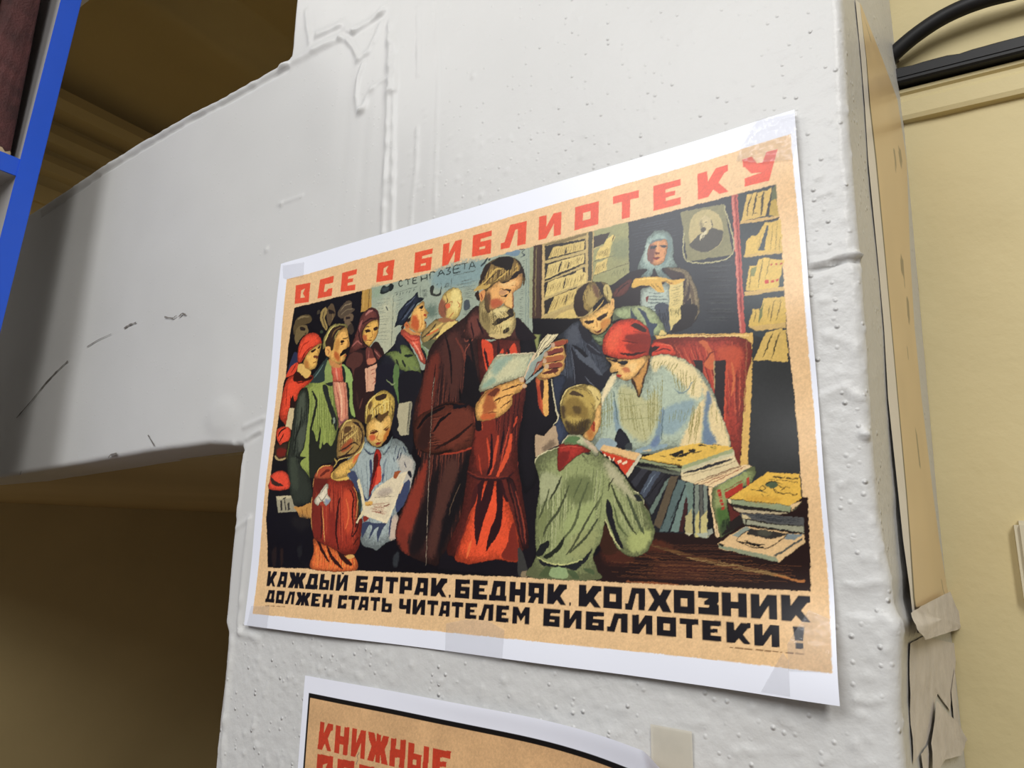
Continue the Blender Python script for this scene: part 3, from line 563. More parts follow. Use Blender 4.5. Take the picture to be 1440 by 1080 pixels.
ART = '''
P e9ecf6 |-50,-50 4300,-50 4300,3050 -50,3050
P e3bf92 |108,166 4171,145 4178,2841 91,2881
P 110e14 |236,441 1005,434 2538,414 3225,408 3837,406 4072,408 4081,823 4080,1154 4079,1335 4096,1861 4093,2271 4092,2457 4099,2502 3481,2504 2995,2505 2467,2509 1528,2519 699,2527 205,2535 143,2170 142,1926 147,1836 155,1465 180,1079 200,1034 200,768
f 57492f |245,640 262,558 313,528 399,527 453,559 444,599 387,609 323,614 290,647 267,682
l 857553 12.8|283,554 336,538 423,550
f 70603f |292,624 345,611 405,627 426,686 377,702 333,729 302,770 270,720 276,664
f 241c18 |324,622 378,638 385,663 333,650
l 2a2018 9.0|381,691 407,684
f 9a8450 |561,524 605,500 634,536 610,592 646,660 637,698 585,647 554,583
l 4a3e28 8.8|597,522 584,587 635,685
f 5a4a36 |636,506 674,478 717,528 727,585 701,621 666,667 637,611 626,550
f 241c1a |649,527 706,548 719,573 658,564
l 8a7450 7.8|694,568 706,607 689,619
f 55483a |755,578 789,525 854,487 903,511 907,552 938,574 896,602 830,622 789,624
l 8a7a62 10.3|783,561 828,525 896,518
l 7d6f58 8.5|796,593 852,565 920,566
f 6a5845 |828,621 914,605 931,660 903,670 914,686 875,700 843,675
f 2a201e |848,623 887,622 898,642 855,642
f 3f342c |876,707 917,685 945,746 923,775 890,752
f 2b3150 |211,999 276,834 328,864 330,916 242,988
f 403a30 |513,516 544,513 543,543 511,542
f 35402f |565,696 590,689 603,713 572,712
P b48c44 |1008,431 1111,433 1121,597 1066,609 1009,607
k 6a4a20 8.2|1084,436 1085,591
k d0a860 6.6|1027,437 1035,582
P 98a699 |1110,430 2538,414 2552,1061 2292,1121 1821,1160 1323,1101 1134,969
b b4b8a0 94.6|1144,650 1333,543 1373,960 1213,939
b 7f9aa0 43.3|1734,413 2126,415 2131,572 1741,550
b 8aa08a 57.1|1116,439 1218,444 1205,512 1122,504
f 1c2224 |1198,483 1226,431 1264,449 1307,429 1331,451 1329,479 1294,493 1223,500
b! 3a464c 8.1|1219,451 1282,456 1275,483 1230,482
k 4a5450 3.9|1337,536 1344,923
k 4a5450 3.8|1594,508 1597,590
k 4a5450 3.6|1875,502 1877,575
k 4a5450 3.1|1340,516 1565,506
k 4a5450 2.9|1890,485 2083,485
l 4c5654 7.1|1364,541 1376,524
l 4c5654 7.1|1395,544 1402,520
l 4c5654 7.0|1426,542 1428,518
l 4c5654 7.0|1456,539 1472,521
l 4c5654 7.0|1490,540 1502,520
l 4c5654 6.9|1528,537 1540,515
H 66726e 3.2,16|1147,530 1329,542 1338,901 1186,880
H 707a74 3.1,12|1357,561 1457,551 1387,677 1363,700
H 4f5b58 3.8,9|1608,535 1671,536 1671,604 1608,599
H 4f5b58 3.7,9|1813,530 1868,531 1862,566 1810,563
H 5a6664 3.5,10|1908,542 2107,535 2106,702 1983,660
H 5a6664 2.8,8|1986,739 2107,734 2058,814 1981,789
f 30322f |1687,540 1707,520 1724,540 1718,579 1744,597 1776,590 1789,532 1780,520 1794,560 1781,614 1736,612 1694,588
l 30322f 7.4|1744,530 1760,520
f 46505a |1996,695 2038,693 2044,755 1999,760
f b8bca4 |1248,598 1284,597 1298,655 1257,648
l 3c4446 9.5|1267,608 1293,647
b 60746a 36.9|1650,681 1748,684 1753,764 1687,754
H 4f5a5a 3.2,22|2463,487 2490,490 2483,914 2439,907
k 7d8f8a 5.8|2500,486 2498,958
k 68787a 3.2|2517,418 2518,962
l 33404a 8.0|2437,409 2486,420
l 33404a 7.9|2482,420 2462,440 2483,461 2452,469
f 6f8ba4 |2331,415 2437,413 2434,450 2374,443
l 2f3e44 16.7|2127,461 2157,448 2185,412
l 2f3e44 18.0|2189,432 2208,426
P 9aa080 |2523,414 2551,413 2548,907 2526,903
P 46322a |2551,410 2613,412 2618,918 2547,907
l 7d6e48 8.9|2574,425 2571,670 2570,899
l 2c201e 7.6|2602,431 2606,905
P b6a06a |2619,415 2983,407 2975,976 2616,918
P 2b2624 |2638,430 2760,439 2930,448 2935,524 2639,535
P 2b2624 |2639,556 2930,546 2931,617 2637,677
P 2b2624 |2637,683 2929,630 2932,682 2638,785
P 2b2624 |2638,806 2870,754 2867,844 2639,898
P 7d6d48 |2635,420 2949,411 2949,426 2766,440 2642,427
P d0b872 |2662,525 2701,456 2792,459 2811,460 2927,460 2919,521 2817,519
P d6c07c |2640,664 2666,568 2754,559 2927,549 2917,610 2792,630
P d8c27c |2641,781 2667,684 2770,668 2776,677 2861,663 2867,651 2912,643 2914,668 2943,678 2936,744 2779,770
P d4bc74 |2653,908 2711,792 2817,772 2870,763 2858,842 2792,877
P d4bc74 |2710,933 2742,915 2817,893 2867,890 2866,959
h 7a6236 3.7,16|2678,466 2918,466 2908,521 2662,524
h 7a6236 3.7,20|2669,574 2924,557 2911,607 2644,660
h 7a6236 3.7,20|2670,689 2929,675 2916,737 2648,775
h 7a6236 3.6,12|2713,799 2861,767 2848,840 2658,901
P 2b2624 |2785,496 2798,475 2801,515 2779,522
P 2b2624 |2774,656 2867,645 2867,660 2773,671
l 2b2624 11.2|2763,564 2738,637
l 2b2624 11.1|2817,581 2805,621
l 2b2624 11.0|2792,683 2776,751
l 2b2624 10.9|2805,792 2786,859
P beaa72 |2636,536 2942,525 2942,542 2636,554
P beaa72 |2637,677 2948,622 2948,634 2637,684
P beaa72 |2635,786 2880,739 2873,753 2635,802
P beaa72 |2636,898 2817,861 2811,880 2636,912
k c8aa74 13.9|2627,421 2626,914
P 4c4838 |2952,410 2983,408 2974,737 2947,738
k c0a870 9.6|2944,413 2941,719
k bca570 7.2|2987,411 2979,726
P 96986c |2991,407 3221,409 3220,740 3101,790 2983,744
P 3c332e |2989,446 3103,448 3058,511 2989,527
P d8c274 |3000,603 3015,545 3058,513 3079,486 3118,469 3135,487 3111,522 3089,610
P d4be74 |2987,705 3008,628 3083,612 3073,687
h 84703e 3.5,12|3018,548 3105,533 3086,610 3003,603
h 84703e 3.5,10|3011,634 3080,620 3067,686 2993,703
h 5a6044 4.0,7|3122,542 3204,538 3197,582 3110,580
h 6c7250 4.0,8|3114,702 3207,692 3194,735 3102,745
k 5c5a44 4.7|2993,613 3095,606 3208,602
k 6c6a4c 4.6|2990,705 3218,672
k c0ac74 7.1|2991,530 3058,525
l 4a4030 8.2|3126,474 3111,511
b 828a68 23.0|3123,519 3216,524 3213,637 3121,617
P 30343d |3225,408 3837,406 3840,1206 4047,1858 4086,2500 3646,2132 3279,1165 3215,895
P 2d2f31 |3826,1204 4081,1242 4096,1861 4093,2271 3860,2133 3824,1847
P 333c42 |3872,407 4072,408 4081,823 4079,1335 3906,1216 3867,1202
H 3e4248 6.0,16|3660,755 3840,778 3830,1145 3649,1106
H 282b2f 6.0,12|3660,755 3840,778 3830,1145 3649,1106
H 3c414e 5.5,12|3235,430 3559,454 3531,630 3236,664
P 83815f |3545,426 3795,444 3827,751 3574,741
k b0ac84 6.2|3794,455 3826,750 3574,738 3561,560
f b3a676 |3592,540 3610,478 3658,449 3718,462 3766,507 3782,575 3774,653 3732,696 3672,704 3617,676 3589,621
f 47453f |3592,633 3657,591 3687,601 3720,571 3747,584 3781,608 3766,662 3727,695 3672,705 3627,684 3595,655
f beb084 |3653,506 3687,486 3718,517 3721,552 3703,580 3672,584 3653,555
b! 8a8060 7.3|3652,516 3665,514 3668,569 3655,566
f! 4c463c |3658,559 3678,555 3688,570 3675,585 3660,578
l 4c463c 3.6|3682,529 3697,530
l 5a5244 3.6|3674,530 3669,551 3679,555
l 4a4640 6.2|3718,517 3723,553 3718,571
l 4c463c 3.7|3657,527 3668,528
f c8c0a0 |3651,608 3672,586 3698,576 3681,605 3655,631
l 26241f 6.2|3655,631 3677,598
f 261f24 |3089,810 3177,754 3234,729 3334,730 3442,747 3516,762 3571,800 3595,840 3624,947 3631,1001 3605,1099 3483,1101 3271,1057 3088,906
F 887a5e |3437,751 3516,762 3571,800 3595,842 3626,948 3630,1042 3584,1111 3535,1088 3544,837 3482,825
h! 5a4c3c 6.2,12|3494,774 3586,824 3617,1050 3546,1064
f! 3a2b2b |3437,751 3484,772 3550,807 3547,841 3482,826
f! 35282a |3543,880 3564,847 3539,964 3532,1025
f! 3a2d2c |3579,865 3567,916 3544,964 3559,978 3582,919
f! 2f2628 |3549,986 3585,961 3579,1002 3553,1018
f! 2f2628 |3547,1043 3618,1024 3586,1060 3546,1069
F 5c2e28 |3112,837 3193,785 3236,774 3224,822 3192,866 3129,871
l! 2a1618 9.0|3129,857 3181,811 3221,796
F 8da6a4 |3271,720 3303,645 3339,547 3379,510 3428,510 3471,537 3495,599 3495,709 3517,762 3442,748 3421,759 3478,830 3440,822 3398,792 3377,739 3355,784 3317,782 3292,772 3334,733
b! 6a8286 13.5|3449,533 3480,585 3471,682 3421,737 3457,635
b! a8bcb8 12.2|3314,648 3344,565 3353,656 3335,708
l! 5c7478 6.6|3345,727 3322,777
l! 5c7478 6.4|3410,746 3451,808
F c98c5c |3335,658 3348,588 3383,563 3448,572 3462,614 3451,677 3427,716 3384,723 3352,701
b! 7d4f4a 9.9|3336,653 3355,589 3385,602 3380,662 3368,709 3346,694
f! 6e7a80 |3347,582 3378,533 3428,528 3459,561 3454,574 3405,573
f 33343e |3355,596 3393,599 3388,615 3360,614
f 33343e |3419,604 3453,611 3449,624 3423,619
f 6a3428 |3385,641 3412,647 3409,657 3390,654
f 8c2a22 |3372,671 3412,678 3397,691 3377,685
l 2e1c1c 5.5|3374,671 3393,679 3412,677
l d8a878 8.8|3404,578 3400,633
F a2b2ac |3296,849 3342,847 3418,845 3465,854 3457,1086 3378,1095 3288,1049 3286,897
h! 4a5a62 5.3,9|3292,865 3288,1049 3453,1075 3459,896
f! 7a2e2a |3321,908 3335,900 3332,932 3322,936
P d4c282 |3465,854 3547,841 3539,974 3528,1066 3452,1096
h 7c7444 3.1,12|3470,876 3461,1055 3526,1035 3543,869
f d9ae52 |3233,823 3255,782 3333,784 3408,800 3487,834 3547,837 3545,853 3486,861 3425,830 3419,841 3433,888 3422,895 3385,879 3353,846 3293,828 3249,835
l 7c5a24 4.3|3375,831 3417,883
l 7c5a24 4.3|3354,827 3385,874
l 8a5a28 5.3|3418,832 3450,835 3486,858
l f0d078 7.6|3278,790 3344,795 3397,809
f 444b5a |3371,966 3456,981 3458,1121 3423,1126 3397,1056
h 262a34 6.3,6|3385,983 3448,993 3452,1106 3410,1107
P d2c07e |3456,981 3528,993 3523,1062 3479,1104 3461,1130 3456,1065
h 807846 4.2,6|3462,996 3524,999 3515,1061 3467,1060
f 241f22 |3528,993 3619,1009 3602,1089 3560,1130 3464,1140 3522,1069
P b8524c |3837,406 3872,407 3870,1206 3840,1206
k cf7a6e 7.9|3844,413 3845,1199
k 7d2f30 5.9|3860,412 3858,1090
P d0b062 |3881,570 3924,426 3945,427 3948,442 3956,422 3976,428 3980,433 4010,427 4029,433 4054,420 4048,442 4011,571
P b89c48 |4029,572 4045,493 4072,483 4081,597
P 606848 |4048,442 4074,410 4074,486 4045,493
l 332c22 6.6|3945,436 3924,496 3917,552
l 332c22 9.0|3977,431 3955,505 3944,554
l 4a4230 12.2|4012,432 3999,486 3987,565
P 2e3036 |4053,430 4045,493 4029,571 4009,571
l 33301f 4.1|3982,455 4001,458
l 33301f 4.1|3953,543 3972,544
P c8a668 |3878,568 4081,588 4080,601 3875,587
l 241f1c 7.2|4012,595 4061,603 4081,599
P d0b058 |3889,771 3905,688 3930,669 3965,667 4003,608 4022,609 4049,615 4087,607 4082,792
P 38434a |3960,761 4014,623 4022,630 3992,767
l 8a7434 3.6|4047,619 4021,778
l 8a7434 3.6|4069,616 4046,783
l 8a7434 3.1|4077,707 4064,788
l a08440 3.2|3981,667 3960,760
P c8a860 |3882,770 4083,787 4082,801 3888,784
P d4b458 |3886,975 3912,836 3949,843 3964,810 3992,808 4062,835 4090,841 4071,907 4050,996
P 7e8450 |3920,851 3948,847 3938,900 3917,896
l 7a6a30 4.3|3921,846 3905,971
l 4a4424 4.3|3983,813 3950,972
l 7a6a30 4.3|4018,821 3989,930
P c8a866 |3876,979 4082,991 4081,1011 3876,1004
P 3c4a4c |4074,897 4084,944 4079,984 4055,985
k b84030 9.4|4018,856 4032,854
k b84030 8.4|4046,852 4049,863
k b84030 10.3|4065,861 4078,859
k c03a2c 18.8|3988,945 4008,945
k c03a2c 6.5|4018,943 4033,944
k c03a2c 6.5|4019,951 4033,951
k c03a2c 12.1|4042,948 4057,946
P d0b05a |3886,1175 3917,1085 3950,1086 3952,1106 3975,1036 4084,1048 4077,1187 3929,1181
l 5a4c24 4.7|3934,1093 3917,1159
l 5a4c24 4.6|4033,1051 4008,1135 4005,1173
l 5a4c24 4.6|4064,1057 4032,1167
l 7a6a34 3.7|4007,1076 3990,1141
P 6c7448 |3951,1106 3974,1061 3964,1127 3939,1167
P c8a866 |3886,1175 4077,1185 4075,1213 3927,1205
P ccac5c |3932,1321 3976,1222 4074,1224 4077,1345
l 3a3420 8.2|4006,1231 3971,1302
l 4a4020 6.4|4013,1260 3992,1314
l 5a6448 11.7|4056,1238 4031,1329
P ceae60 |3902,1363 3973,1222 4056,1213 4073,1391 3964,1366
l 4a4224 7.3|4008,1231 3953,1350
l 4a4224 7.2|4043,1230 3994,1362
P d6ae60 |3363,1138 3909,1213 3893,1413 3861,1740 3836,1962 3794,1955 3726,1743
F a5392c |3372,1168 3873,1237 3849,1503 3824,1750 3795,1955 3744,1868 3632,1610 3446,1271
h! 742822 7.7,16|3462,1191 3857,1247 3817,1749 3632,1610
h! c85a40 5.8,10|3462,1191 3857,1247 3820,1688 3635,1546
b! c04e34 19.0|3712,1267 3848,1285 3811,1409 3768,1404
f! c8643c |3617,1213 3662,1226 3700,1318 3690,1385 3643,1350 3666,1287
l! 7a2a22 7.8|3644,1337 3678,1289 3704,1285
P 2a2024 |3579,1316 3635,1323 3635,1415 3597,1365
P 2a2024 |3702,1334 3760,1339 3733,1662 3690,1525
k d05034 7.5|3765,1342 3738,1656
k b0986c 5.8|3699,1334 3692,1486
k 7a2418 6.0|3379,1174 3869,1243
k e8c884 6.6|3380,1153 3889,1223
k 9c5a3c 4.9|3876,1250 3842,1627
l! d06a40 12.5|3789,1355 3797,1446 3780,1534
f 2e1c1d |886,1007 923,903 998,897 1103,925 1180,865 1237,908 1285,1002 1306,1324 1220,1447 1134,1480 1024,1419 989,1294 965,1086
f 53302c |886,1007 927,935 991,923 1060,960 1048,1027 986,1061 970,1142 957,1058
F 6c3a35 |915,920 953,819 984,738 1013,643 1065,602 1129,589 1188,629 1210,703 1205,786 1187,839 1168,851 1197,750 1189,701 1121,703 1059,735 1035,788 1051,854 1101,897 1036,902
l! b0706a 21.2|1055,643 1095,621 1141,614
l! 9c5a56 19.7|1002,783 1006,727 1034,675
l! 321a1c 14.6|1028,709 1109,680 1190,686
l! 321a1c 14.7|993,740 1026,843 1082,900
l! a2605a 14.7|940,873 993,839 1043,874
l! 3a2022 12.9|1111,595 1170,633 1203,702
F d8a854 |1061,737 1121,703 1190,700 1204,751 1194,812 1163,863 1121,896 1065,857 1039,796
b! b4623a 11.3|1044,797 1088,810 1086,852 1054,837
f! 33201a |1065,761 1107,761 1129,780 1081,785
f! 33201a |1151,758 1194,755 1193,778 1160,778
l 8a5028 7.2|1136,775 1148,826 1115,830
l 6a2418 7.2|1087,849 1119,848 1143,856
l 5a3a22 8.1|1068,737 1124,739
b! c89048 11.2|1157,806 1192,791 1170,857
f 6a3833 |1092,908 1148,923 1185,1017 1113,1039
f 5e302e |1175,920 1243,977 1267,1010 1219,1009
l a86a60 7.1|1177,934 1236,996
l a06058 7.2|1121,926 1123,1002
f c0745a |1111,997 1184,996 1197,1026 1124,1038
P d8a68a |1094,1067 1232,1036 1225,1170 1212,1245 1118,1247
l a85a4a 7.1|1149,1087 1206,1077
l a85a4a 7.0|1156,1115 1205,1107
l a85a4a 9.3|1185,1139 1210,1168 1180,1192
k b87a64 6.3|1121,1077 1131,1241
l 5a342e 15.7|1090,1290 1061,1375
l 3c2624 19.0|1020,1229 1050,1354
F 20212c |1228,1009 1312,959 1378,907 1424,826 1479,881 1553,985 1627,1111 1668,1257 1711,1449 1635,1505 1404,1488 1311,1285 1215,1068
F 6e8048 |1423,934 1466,933 1519,967 1599,1056 1627,1118 1615,1174 1373,1081 1288,983 1391,966 1409,985
b! 20212c 15.4|1224,1076 1288,989 1370,1033 1383,1095
f! 1c2420 |1471,1013 1521,1007 1564,1022 1523,1033 1489,1025
l! 252c24 19.7|1396,1030 1425,1087
l! 252c24 19.4|1456,1044 1494,1102
f 23242f |1377,900 1424,826 1468,900 1500,944 1431,928 1444,996 1408,965
f 7d9470 |1617,941 1660,979 1695,1023 1688,1055 1663,1032 1636,996
f 1c2226 |1595,990 1635,976 1680,1041 1675,1104 1648,1062
f 1d1c28 |1219,1062 1382,1082 1439,1272 1462,1479 1463,1606 1392,1551 1400,1320 1300,1251 1205,1275 1209,1162
f 5c7a48 |1382,1082 1425,1087 1438,1207 1457,1351 1446,1376 1420,1302 1382,1201
l 8a9a70 9.1|1311,1173 1375,1219 1400,1202
l 5a6a4c 14.8|1511,1097 1565,1169 1542,1192 1480,1146
l 6a7a52 11.7|1561,1103 1604,1134 1627,1111
f 1b1a22 |1439,1154 1621,1149 1635,1241 1602,1364 1591,1564 1582,1675 1532,1660 1463,1606 1446,1376
F 242b3c |1367,783 1382,731 1396,671 1461,614 1527,578 1567,548 1587,592 1633,604 1614,624 1573,637 1542,676 1495,736 1455,777 1403,775
l! 4a566a 13.8|1435,739 1500,682 1547,636
l! 12161f 12.3|1393,760 1466,690 1537,600
l! 12161f 10.7|1454,770 1519,712 1565,639
l! 56627a 7.7|1462,635 1512,609 1552,576
f 12131a |1564,632 1638,605 1614,627 1573,639 1542,676
f 2a1c18 |1430,793 1454,770 1495,739 1520,726 1530,755 1472,772 1457,804 1440,812
F e2b062 |1519,712 1550,670 1598,638 1635,631 1646,680 1686,727 1670,738 1672,764 1648,774 1665,796 1667,820 1648,853 1612,864 1561,847 1508,805 1497,770 1513,752
b! bf5a30 16.6|1536,722 1579,736 1600,806 1586,844 1533,809 1522,767
f! 5c2018 |1649,797 1673,781 1670,810 1658,805
f 1e1614 |1602,676 1629,667 1627,682 1611,688
l 6a3a20 6.0|1603,698 1635,698
l 3a2018 9.0|1584,676 1633,661
f a83c24 |1641,726 1662,733 1658,749 1641,739
l c8843c 8.9|1620,729 1628,797 1610,834
f c8703e |1459,777 1488,762 1512,806 1496,820 1470,806
l 6a2a1a 6.1|1472,776 1494,796
f cc8c50 |1449,813 1500,811 1544,844 1612,866 1609,887 1546,871 1476,841
F e0604a |1427,813 1458,818 1528,862 1613,888 1616,927 1636,996 1673,1065 1671,1104 1633,1080 1597,1030 1552,965 1480,895 1434,848
l! a83828 10.5|1460,852 1531,909 1615,914
l! a83828 8.9|1534,949 1600,945
l! f09078 14.7|1549,918 1603,991 1649,1069
l! b03c2c 9.0|1512,873 1597,898
F 9c8450 |1628,863 1691,820 1754,784 1834,794 1929,819 1945,847 1839,889 1762,942 1684,970 1641,944 1622,902
l! 4a4030 19.0|1631,903 1702,875 1756,817
l! d8b868 18.8|1702,875 1773,846 1827,816
l! d8703c 13.1|1671,896 1743,874 1782,861
l! e0cf80 21.4|1761,922 1838,882 1914,849
l! 3a3428 15.9|1666,954 1737,912 1806,877
f 5c6046 |1633,950 1698,933 1762,935 1740,965 1710,1006 1685,989
F c9b066 |1794,640 1824,599 1886,576 1942,591 1974,633 1983,699 1972,755 1943,809 1890,819 1834,794 1785,763 1769,701
b! 8a5440 13.1|1770,642 1815,650 1846,714 1834,791 1776,755
b! e4d288 21.4|1887,597 1950,602 1976,679 1934,768 1877,707
l! 6a4a34 8.7|1824,605 1851,663 1829,698 1840,766
f! d86a44 |1836,687 1868,686 1877,713 1846,721
l! a0582f 7.2|1852,683 1891,677 1885,708
l! b06038 6.4|1938,685 1959,721 1940,731
l! b86a40 6.4|1910,758 1865,796
f 9a6a48 |1778,785 1833,787 1921,818 1914,829 1835,823 1787,806
f ddc274 |1859,827 1929,829 1945,854 1877,869 1808,903 1778,931 1762,942 1806,864
F 8b9b4f |528,1086 581,1013 665,951 738,1074 774,1142 810,1298 842,1418 856,1513 851,1647 847,1740 688,1773 658,1853 581,1864 377,1850 322,1751 308,1646 331,1506 346,1292 376,1201 432,1141
h! 6c7c3c 10.0,16|512,1121 775,1149 847,1647 553,1631
h! a4b468 7.5,10|534,1137 757,1161 816,1538 560,1521
f! 23261f |549,1603 561,1493 600,1523 637,1588 659,1472 683,1556 709,1612 746,1601 797,1628 833,1566 856,1513 859,1674 840,1766 689,1780 640,1865 586,1864
f! 87994d |666,1624 675,1487 693,1475 698,1557 687,1638
l! 22261f 28.7|534,1180 591,1271 575,1396 556,1493 562,1604
f! 262a29 |646,1156 697,1155 740,1257 811,1381 843,1452 833,1519 795,1448 713,1296
f! 262a29 |648,1092 709,1085 770,1152 717,1158 675,1131
F 2d332c |368,1222 422,1151 475,1156 515,1271 516,1413 510,1490 497,1628 459,1688 532,1705 483,1724 478,1765 580,1857 636,1998 604,2054 426,2070 398,2015 348,1870 320,1751 315,1681 331,1506 338,1313
h! 171b17 10.2,12|374,1186 501,1198 577,1830 352,1822
h! 49524a 6.8,8|374,1186 495,1234 524,1726 369,1788
b! 4b5448 22.5|383,1252 436,1178 468,1267 452,1387 398,1453
b! 4a5248 17.0|416,1511 488,1432 503,1552 446,1667
b! 3c453a 20.2|349,1718 410,1707 469,1928 397,1926
l! 181c18 13.8|430,1299 428,1441 372,1579
l! 181c18 15.1|397,1685 482,1710 541,1699
f 7f8f80 |792,1420 815,1419 817,1455 794,1451
f 1e2320 |774,1433 794,1421 796,1455 785,1468
F d08a70 |760,1098 886,1102 928,1241 961,1434 912,1457 877,1488 860,1500 846,1418 800,1297
l! efb898 17.9|811,1125 865,1269 880,1421
l! a8564a 11.4|796,1165 849,1302 870,1460
l! b4604e 11.3|874,1132 908,1273 928,1431
l! 8a5058 16.0|851,1418 884,1461 937,1432
f 1c2420 |885,1091 915,1108 954,1223 966,1346 1020,1425 960,1427 939,1310 910,1177
f 92ae60 |899,1044 942,1098 970,1170 991,1315 1027,1426 986,1402 962,1346 947,1222 919,1150
F c65c48 |713,979 779,1001 836,987 873,1048 899,1141 763,1126 736,1060
l! e0907a 16.6|781,1023 811,1125
l! 963c30 10.0|720,1001 800,1018 847,1002
l! 9a4438 8.2|832,1043 860,1130
f 8b9f5c |674,945 724,994 736,1060 755,1129 633,1116 653,1021
f 2c3a3b |478,1099 571,1012 667,926 678,953 658,1029 658,1119
l 5f7a78 12.0|547,1074 638,977
f 8fae66 |847,1002 898,1030 950,1085 971,1153 890,1144 868,1068
f 1f2a28 |844,1016 880,1049 899,1141 875,1139
F a39a5a |615,850 612,770 648,709 684,670 743,660 844,679 878,709 829,729 737,788 726,873 653,841
f! 33241c |664,740 707,692 785,681 845,695 833,715 770,727 735,773 728,877 663,846 636,799
l! 6f5530 12.0|705,768 739,715 806,696
l! d8c878 12.1|637,788 670,719 725,676
F dda95a |745,774 780,729 837,708 874,721 894,796 918,863 885,880 866,906 884,936 866,976 808,1001 737,975 692,926 670,862 726,876 735,816
b! b8602f 13.5|747,883 799,911 815,970 764,949
b! c48a45 13.5|758,805 797,796 796,882 756,877
f e0a860 |642,840 693,843 710,892 693,920 657,901
l 8a4a28 7.7|664,857 691,875 679,903
f 1a1212 |812,927 832,898 892,877 908,894 896,913 868,920 829,935
f 241612 |810,812 842,808 850,822 825,833
l 5a3420 7.6|811,841 845,840
l 241612 10.1|831,795 889,799
l 4a2a1a 7.7|771,735 755,776
l a83a24 8.3|860,940 887,937
l 9a6030 8.3|876,808 910,862 881,865
f c88a50 |696,941 808,1001 841,995 825,1024 730,1006
F df462c |201,1087 238,1039 354,1023 530,1058 481,1121 392,1159 362,1250 348,1306 338,1313 282,1294 263,1429 234,1413 171,1350 173,1203
f! 281513 |253,1137 288,1214 312,1194 340,1248 378,1215 349,1314 288,1296 284,1228
l! 701c14 12.4|317,1070 363,1097 446,1092
l! 8c2418 9.0|225,1105 238,1282
P ccba92 |281,1297 343,1300 333,1477 250,1450 263,1429
F da452d |154,1479 205,1440 304,1454 328,1505 310,1568 250,1606 184,1561
l! 34140f 17.7|179,1524 210,1476 262,1458
l! 34140f 14.1|207,1569 246,1500
F 33241c |160,1566 215,1591 256,1572 310,1568 306,1631 301,1709 222,1716 165,1674
b! 701f18 15.7|188,1625 284,1623 281,1680 207,1683
l! a89468 19.2|171,1674 221,1712 299,1698
F da4630 |156,1822 254,1794 320,1814 366,1871 369,1931 276,1952 138,1932 144,1864
f! 38241f |154,1843 212,1877 307,1914 229,1917 170,1893
F e24a31 |325,901 320,803 359,725 440,692 525,707 580,758 594,800 537,810 468,838 420,876 363,932
l! 8c1f18 10.7|362,920 402,859 455,821 496,812
l! b83020 12.6|339,865 377,788 448,761
l! 6a1a16 8.0|381,900 416,846
f da452d |330,924 258,945 205,1021 226,1032 299,1013 337,958
l 7a1c16 9.0|321,930 265,998
F dcae5a |420,880 468,838 537,810 594,800 585,854 570,895 568,939 550,995 488,1007 422,981 395,947
b! b87a3c 14.1|409,911 458,932 476,993 422,976
f! 2e1a14 |477,848 532,833 527,853 491,862
f! 2e1a14 |555,831 581,816 579,835 561,842
f! 6c3a26 |521,890 574,905 560,917 520,907
l! 702a1c 8.7|513,952 558,946
l! a87038 8.7|552,849 573,896
f ddb566 |342,944 397,947 433,986 491,1011 499,1040 464,1068 389,1049 338,1003
f 33140f |309,1010 351,1004 443,1066 525,1057 488,1089 307,1077
P 9c9782 |232,1996 397,1990 438,2069 490,2083 482,2111 270,2122
P c2b898 |232,1996 395,1992 400,2011 256,2021
k 2a2826 18.5|291,2027 307,2105
k 2a2826 10.1|327,2022 353,2102
k 3a3835 21.6|372,2048 387,2102
l 2a2826 10.1|306,2020 346,2007
f c28c48 |437,2079 527,2077 603,2050 647,2071 654,2150 588,2164 517,2155 482,2116
l 8a5a28 7.3|530,2097 546,2150
l 8a5a28 7.2|578,2084 595,2143
b 241a1a 11.6|236,2418 284,2384 292,2516 262,2523
b 2a1c18 9.8|328,2409 357,2396 372,2506 353,2514
b 1e1e22 15.9|516,2379 563,2365 563,2442 534,2443
b 1d1a1c 32.3|436,2149 618,2169 588,2248 456,2222
F 99a8ac |983,1707 1125,1584 1202,1654 1299,1678 1396,1614 1472,1625 1550,1686 1603,1762 1630,1806 1605,1908 1586,1985 1544,2074 1483,2121 1503,2169 1481,2205 1503,2275 1457,2311 1409,2324 1323,2376 1272,2368 1167,2337 1148,2175 1120,2019 1049,1923 979,1857
h! 74848e 8.6,14|1003,1721 1603,1750 1497,2311 1165,2316
b! b8b4ac 21.1|1472,1731 1595,1762 1615,1823 1585,1967 1478,1818
b! c8b4a4 18.0|1438,2169 1493,2145 1503,2281 1432,2306
f! 3c4668 |981,1831 1049,1827 1090,1879 1143,1976 1208,2027 1210,1852 1194,1769 1221,1770 1233,2009 1184,2045 1122,2032 1049,1923
f! 39425f |1171,2194 1308,2199 1391,2193 1369,2229 1339,2277 1319,2329 1309,2266 1318,2224 1286,2242 1233,2309 1259,2224 1225,2218 1172,2298
f! 3c4668 |1490,1989 1565,1906 1591,1943 1544,2074 1483,2121 1468,2079
l! 3c4668 15.3|1436,2145 1426,2223 1423,2288
l! 2b3350 7.2|1434,1779 1427,1741
l! 2b3350 8.6|1470,1712 1461,1762
l! 2b3350 9.9|1524,1783 1547,1821
l! 3a4468 14.5|1338,1837 1327,1918
l! 7a8894 18.9|1356,1751 1336,1812 1349,1875
l! 2c3450 10.0|1508,1671 1536,1722
F 93a6aa |1121,1636 1164,1619 1202,1647 1264,1667 1298,1666 1364,1638 1395,1602 1407,1590 1388,1664 1329,1724 1300,1691 1233,1713 1181,1710 1133,1669
l! 39425f 9.0|1128,1663 1198,1708 1266,1696
l! 39425f 8.8|1337,1725 1383,1664
l 2b3350 8.7|1446,1661 1430,1729
l 2b3350 8.6|1484,1676 1449,1767
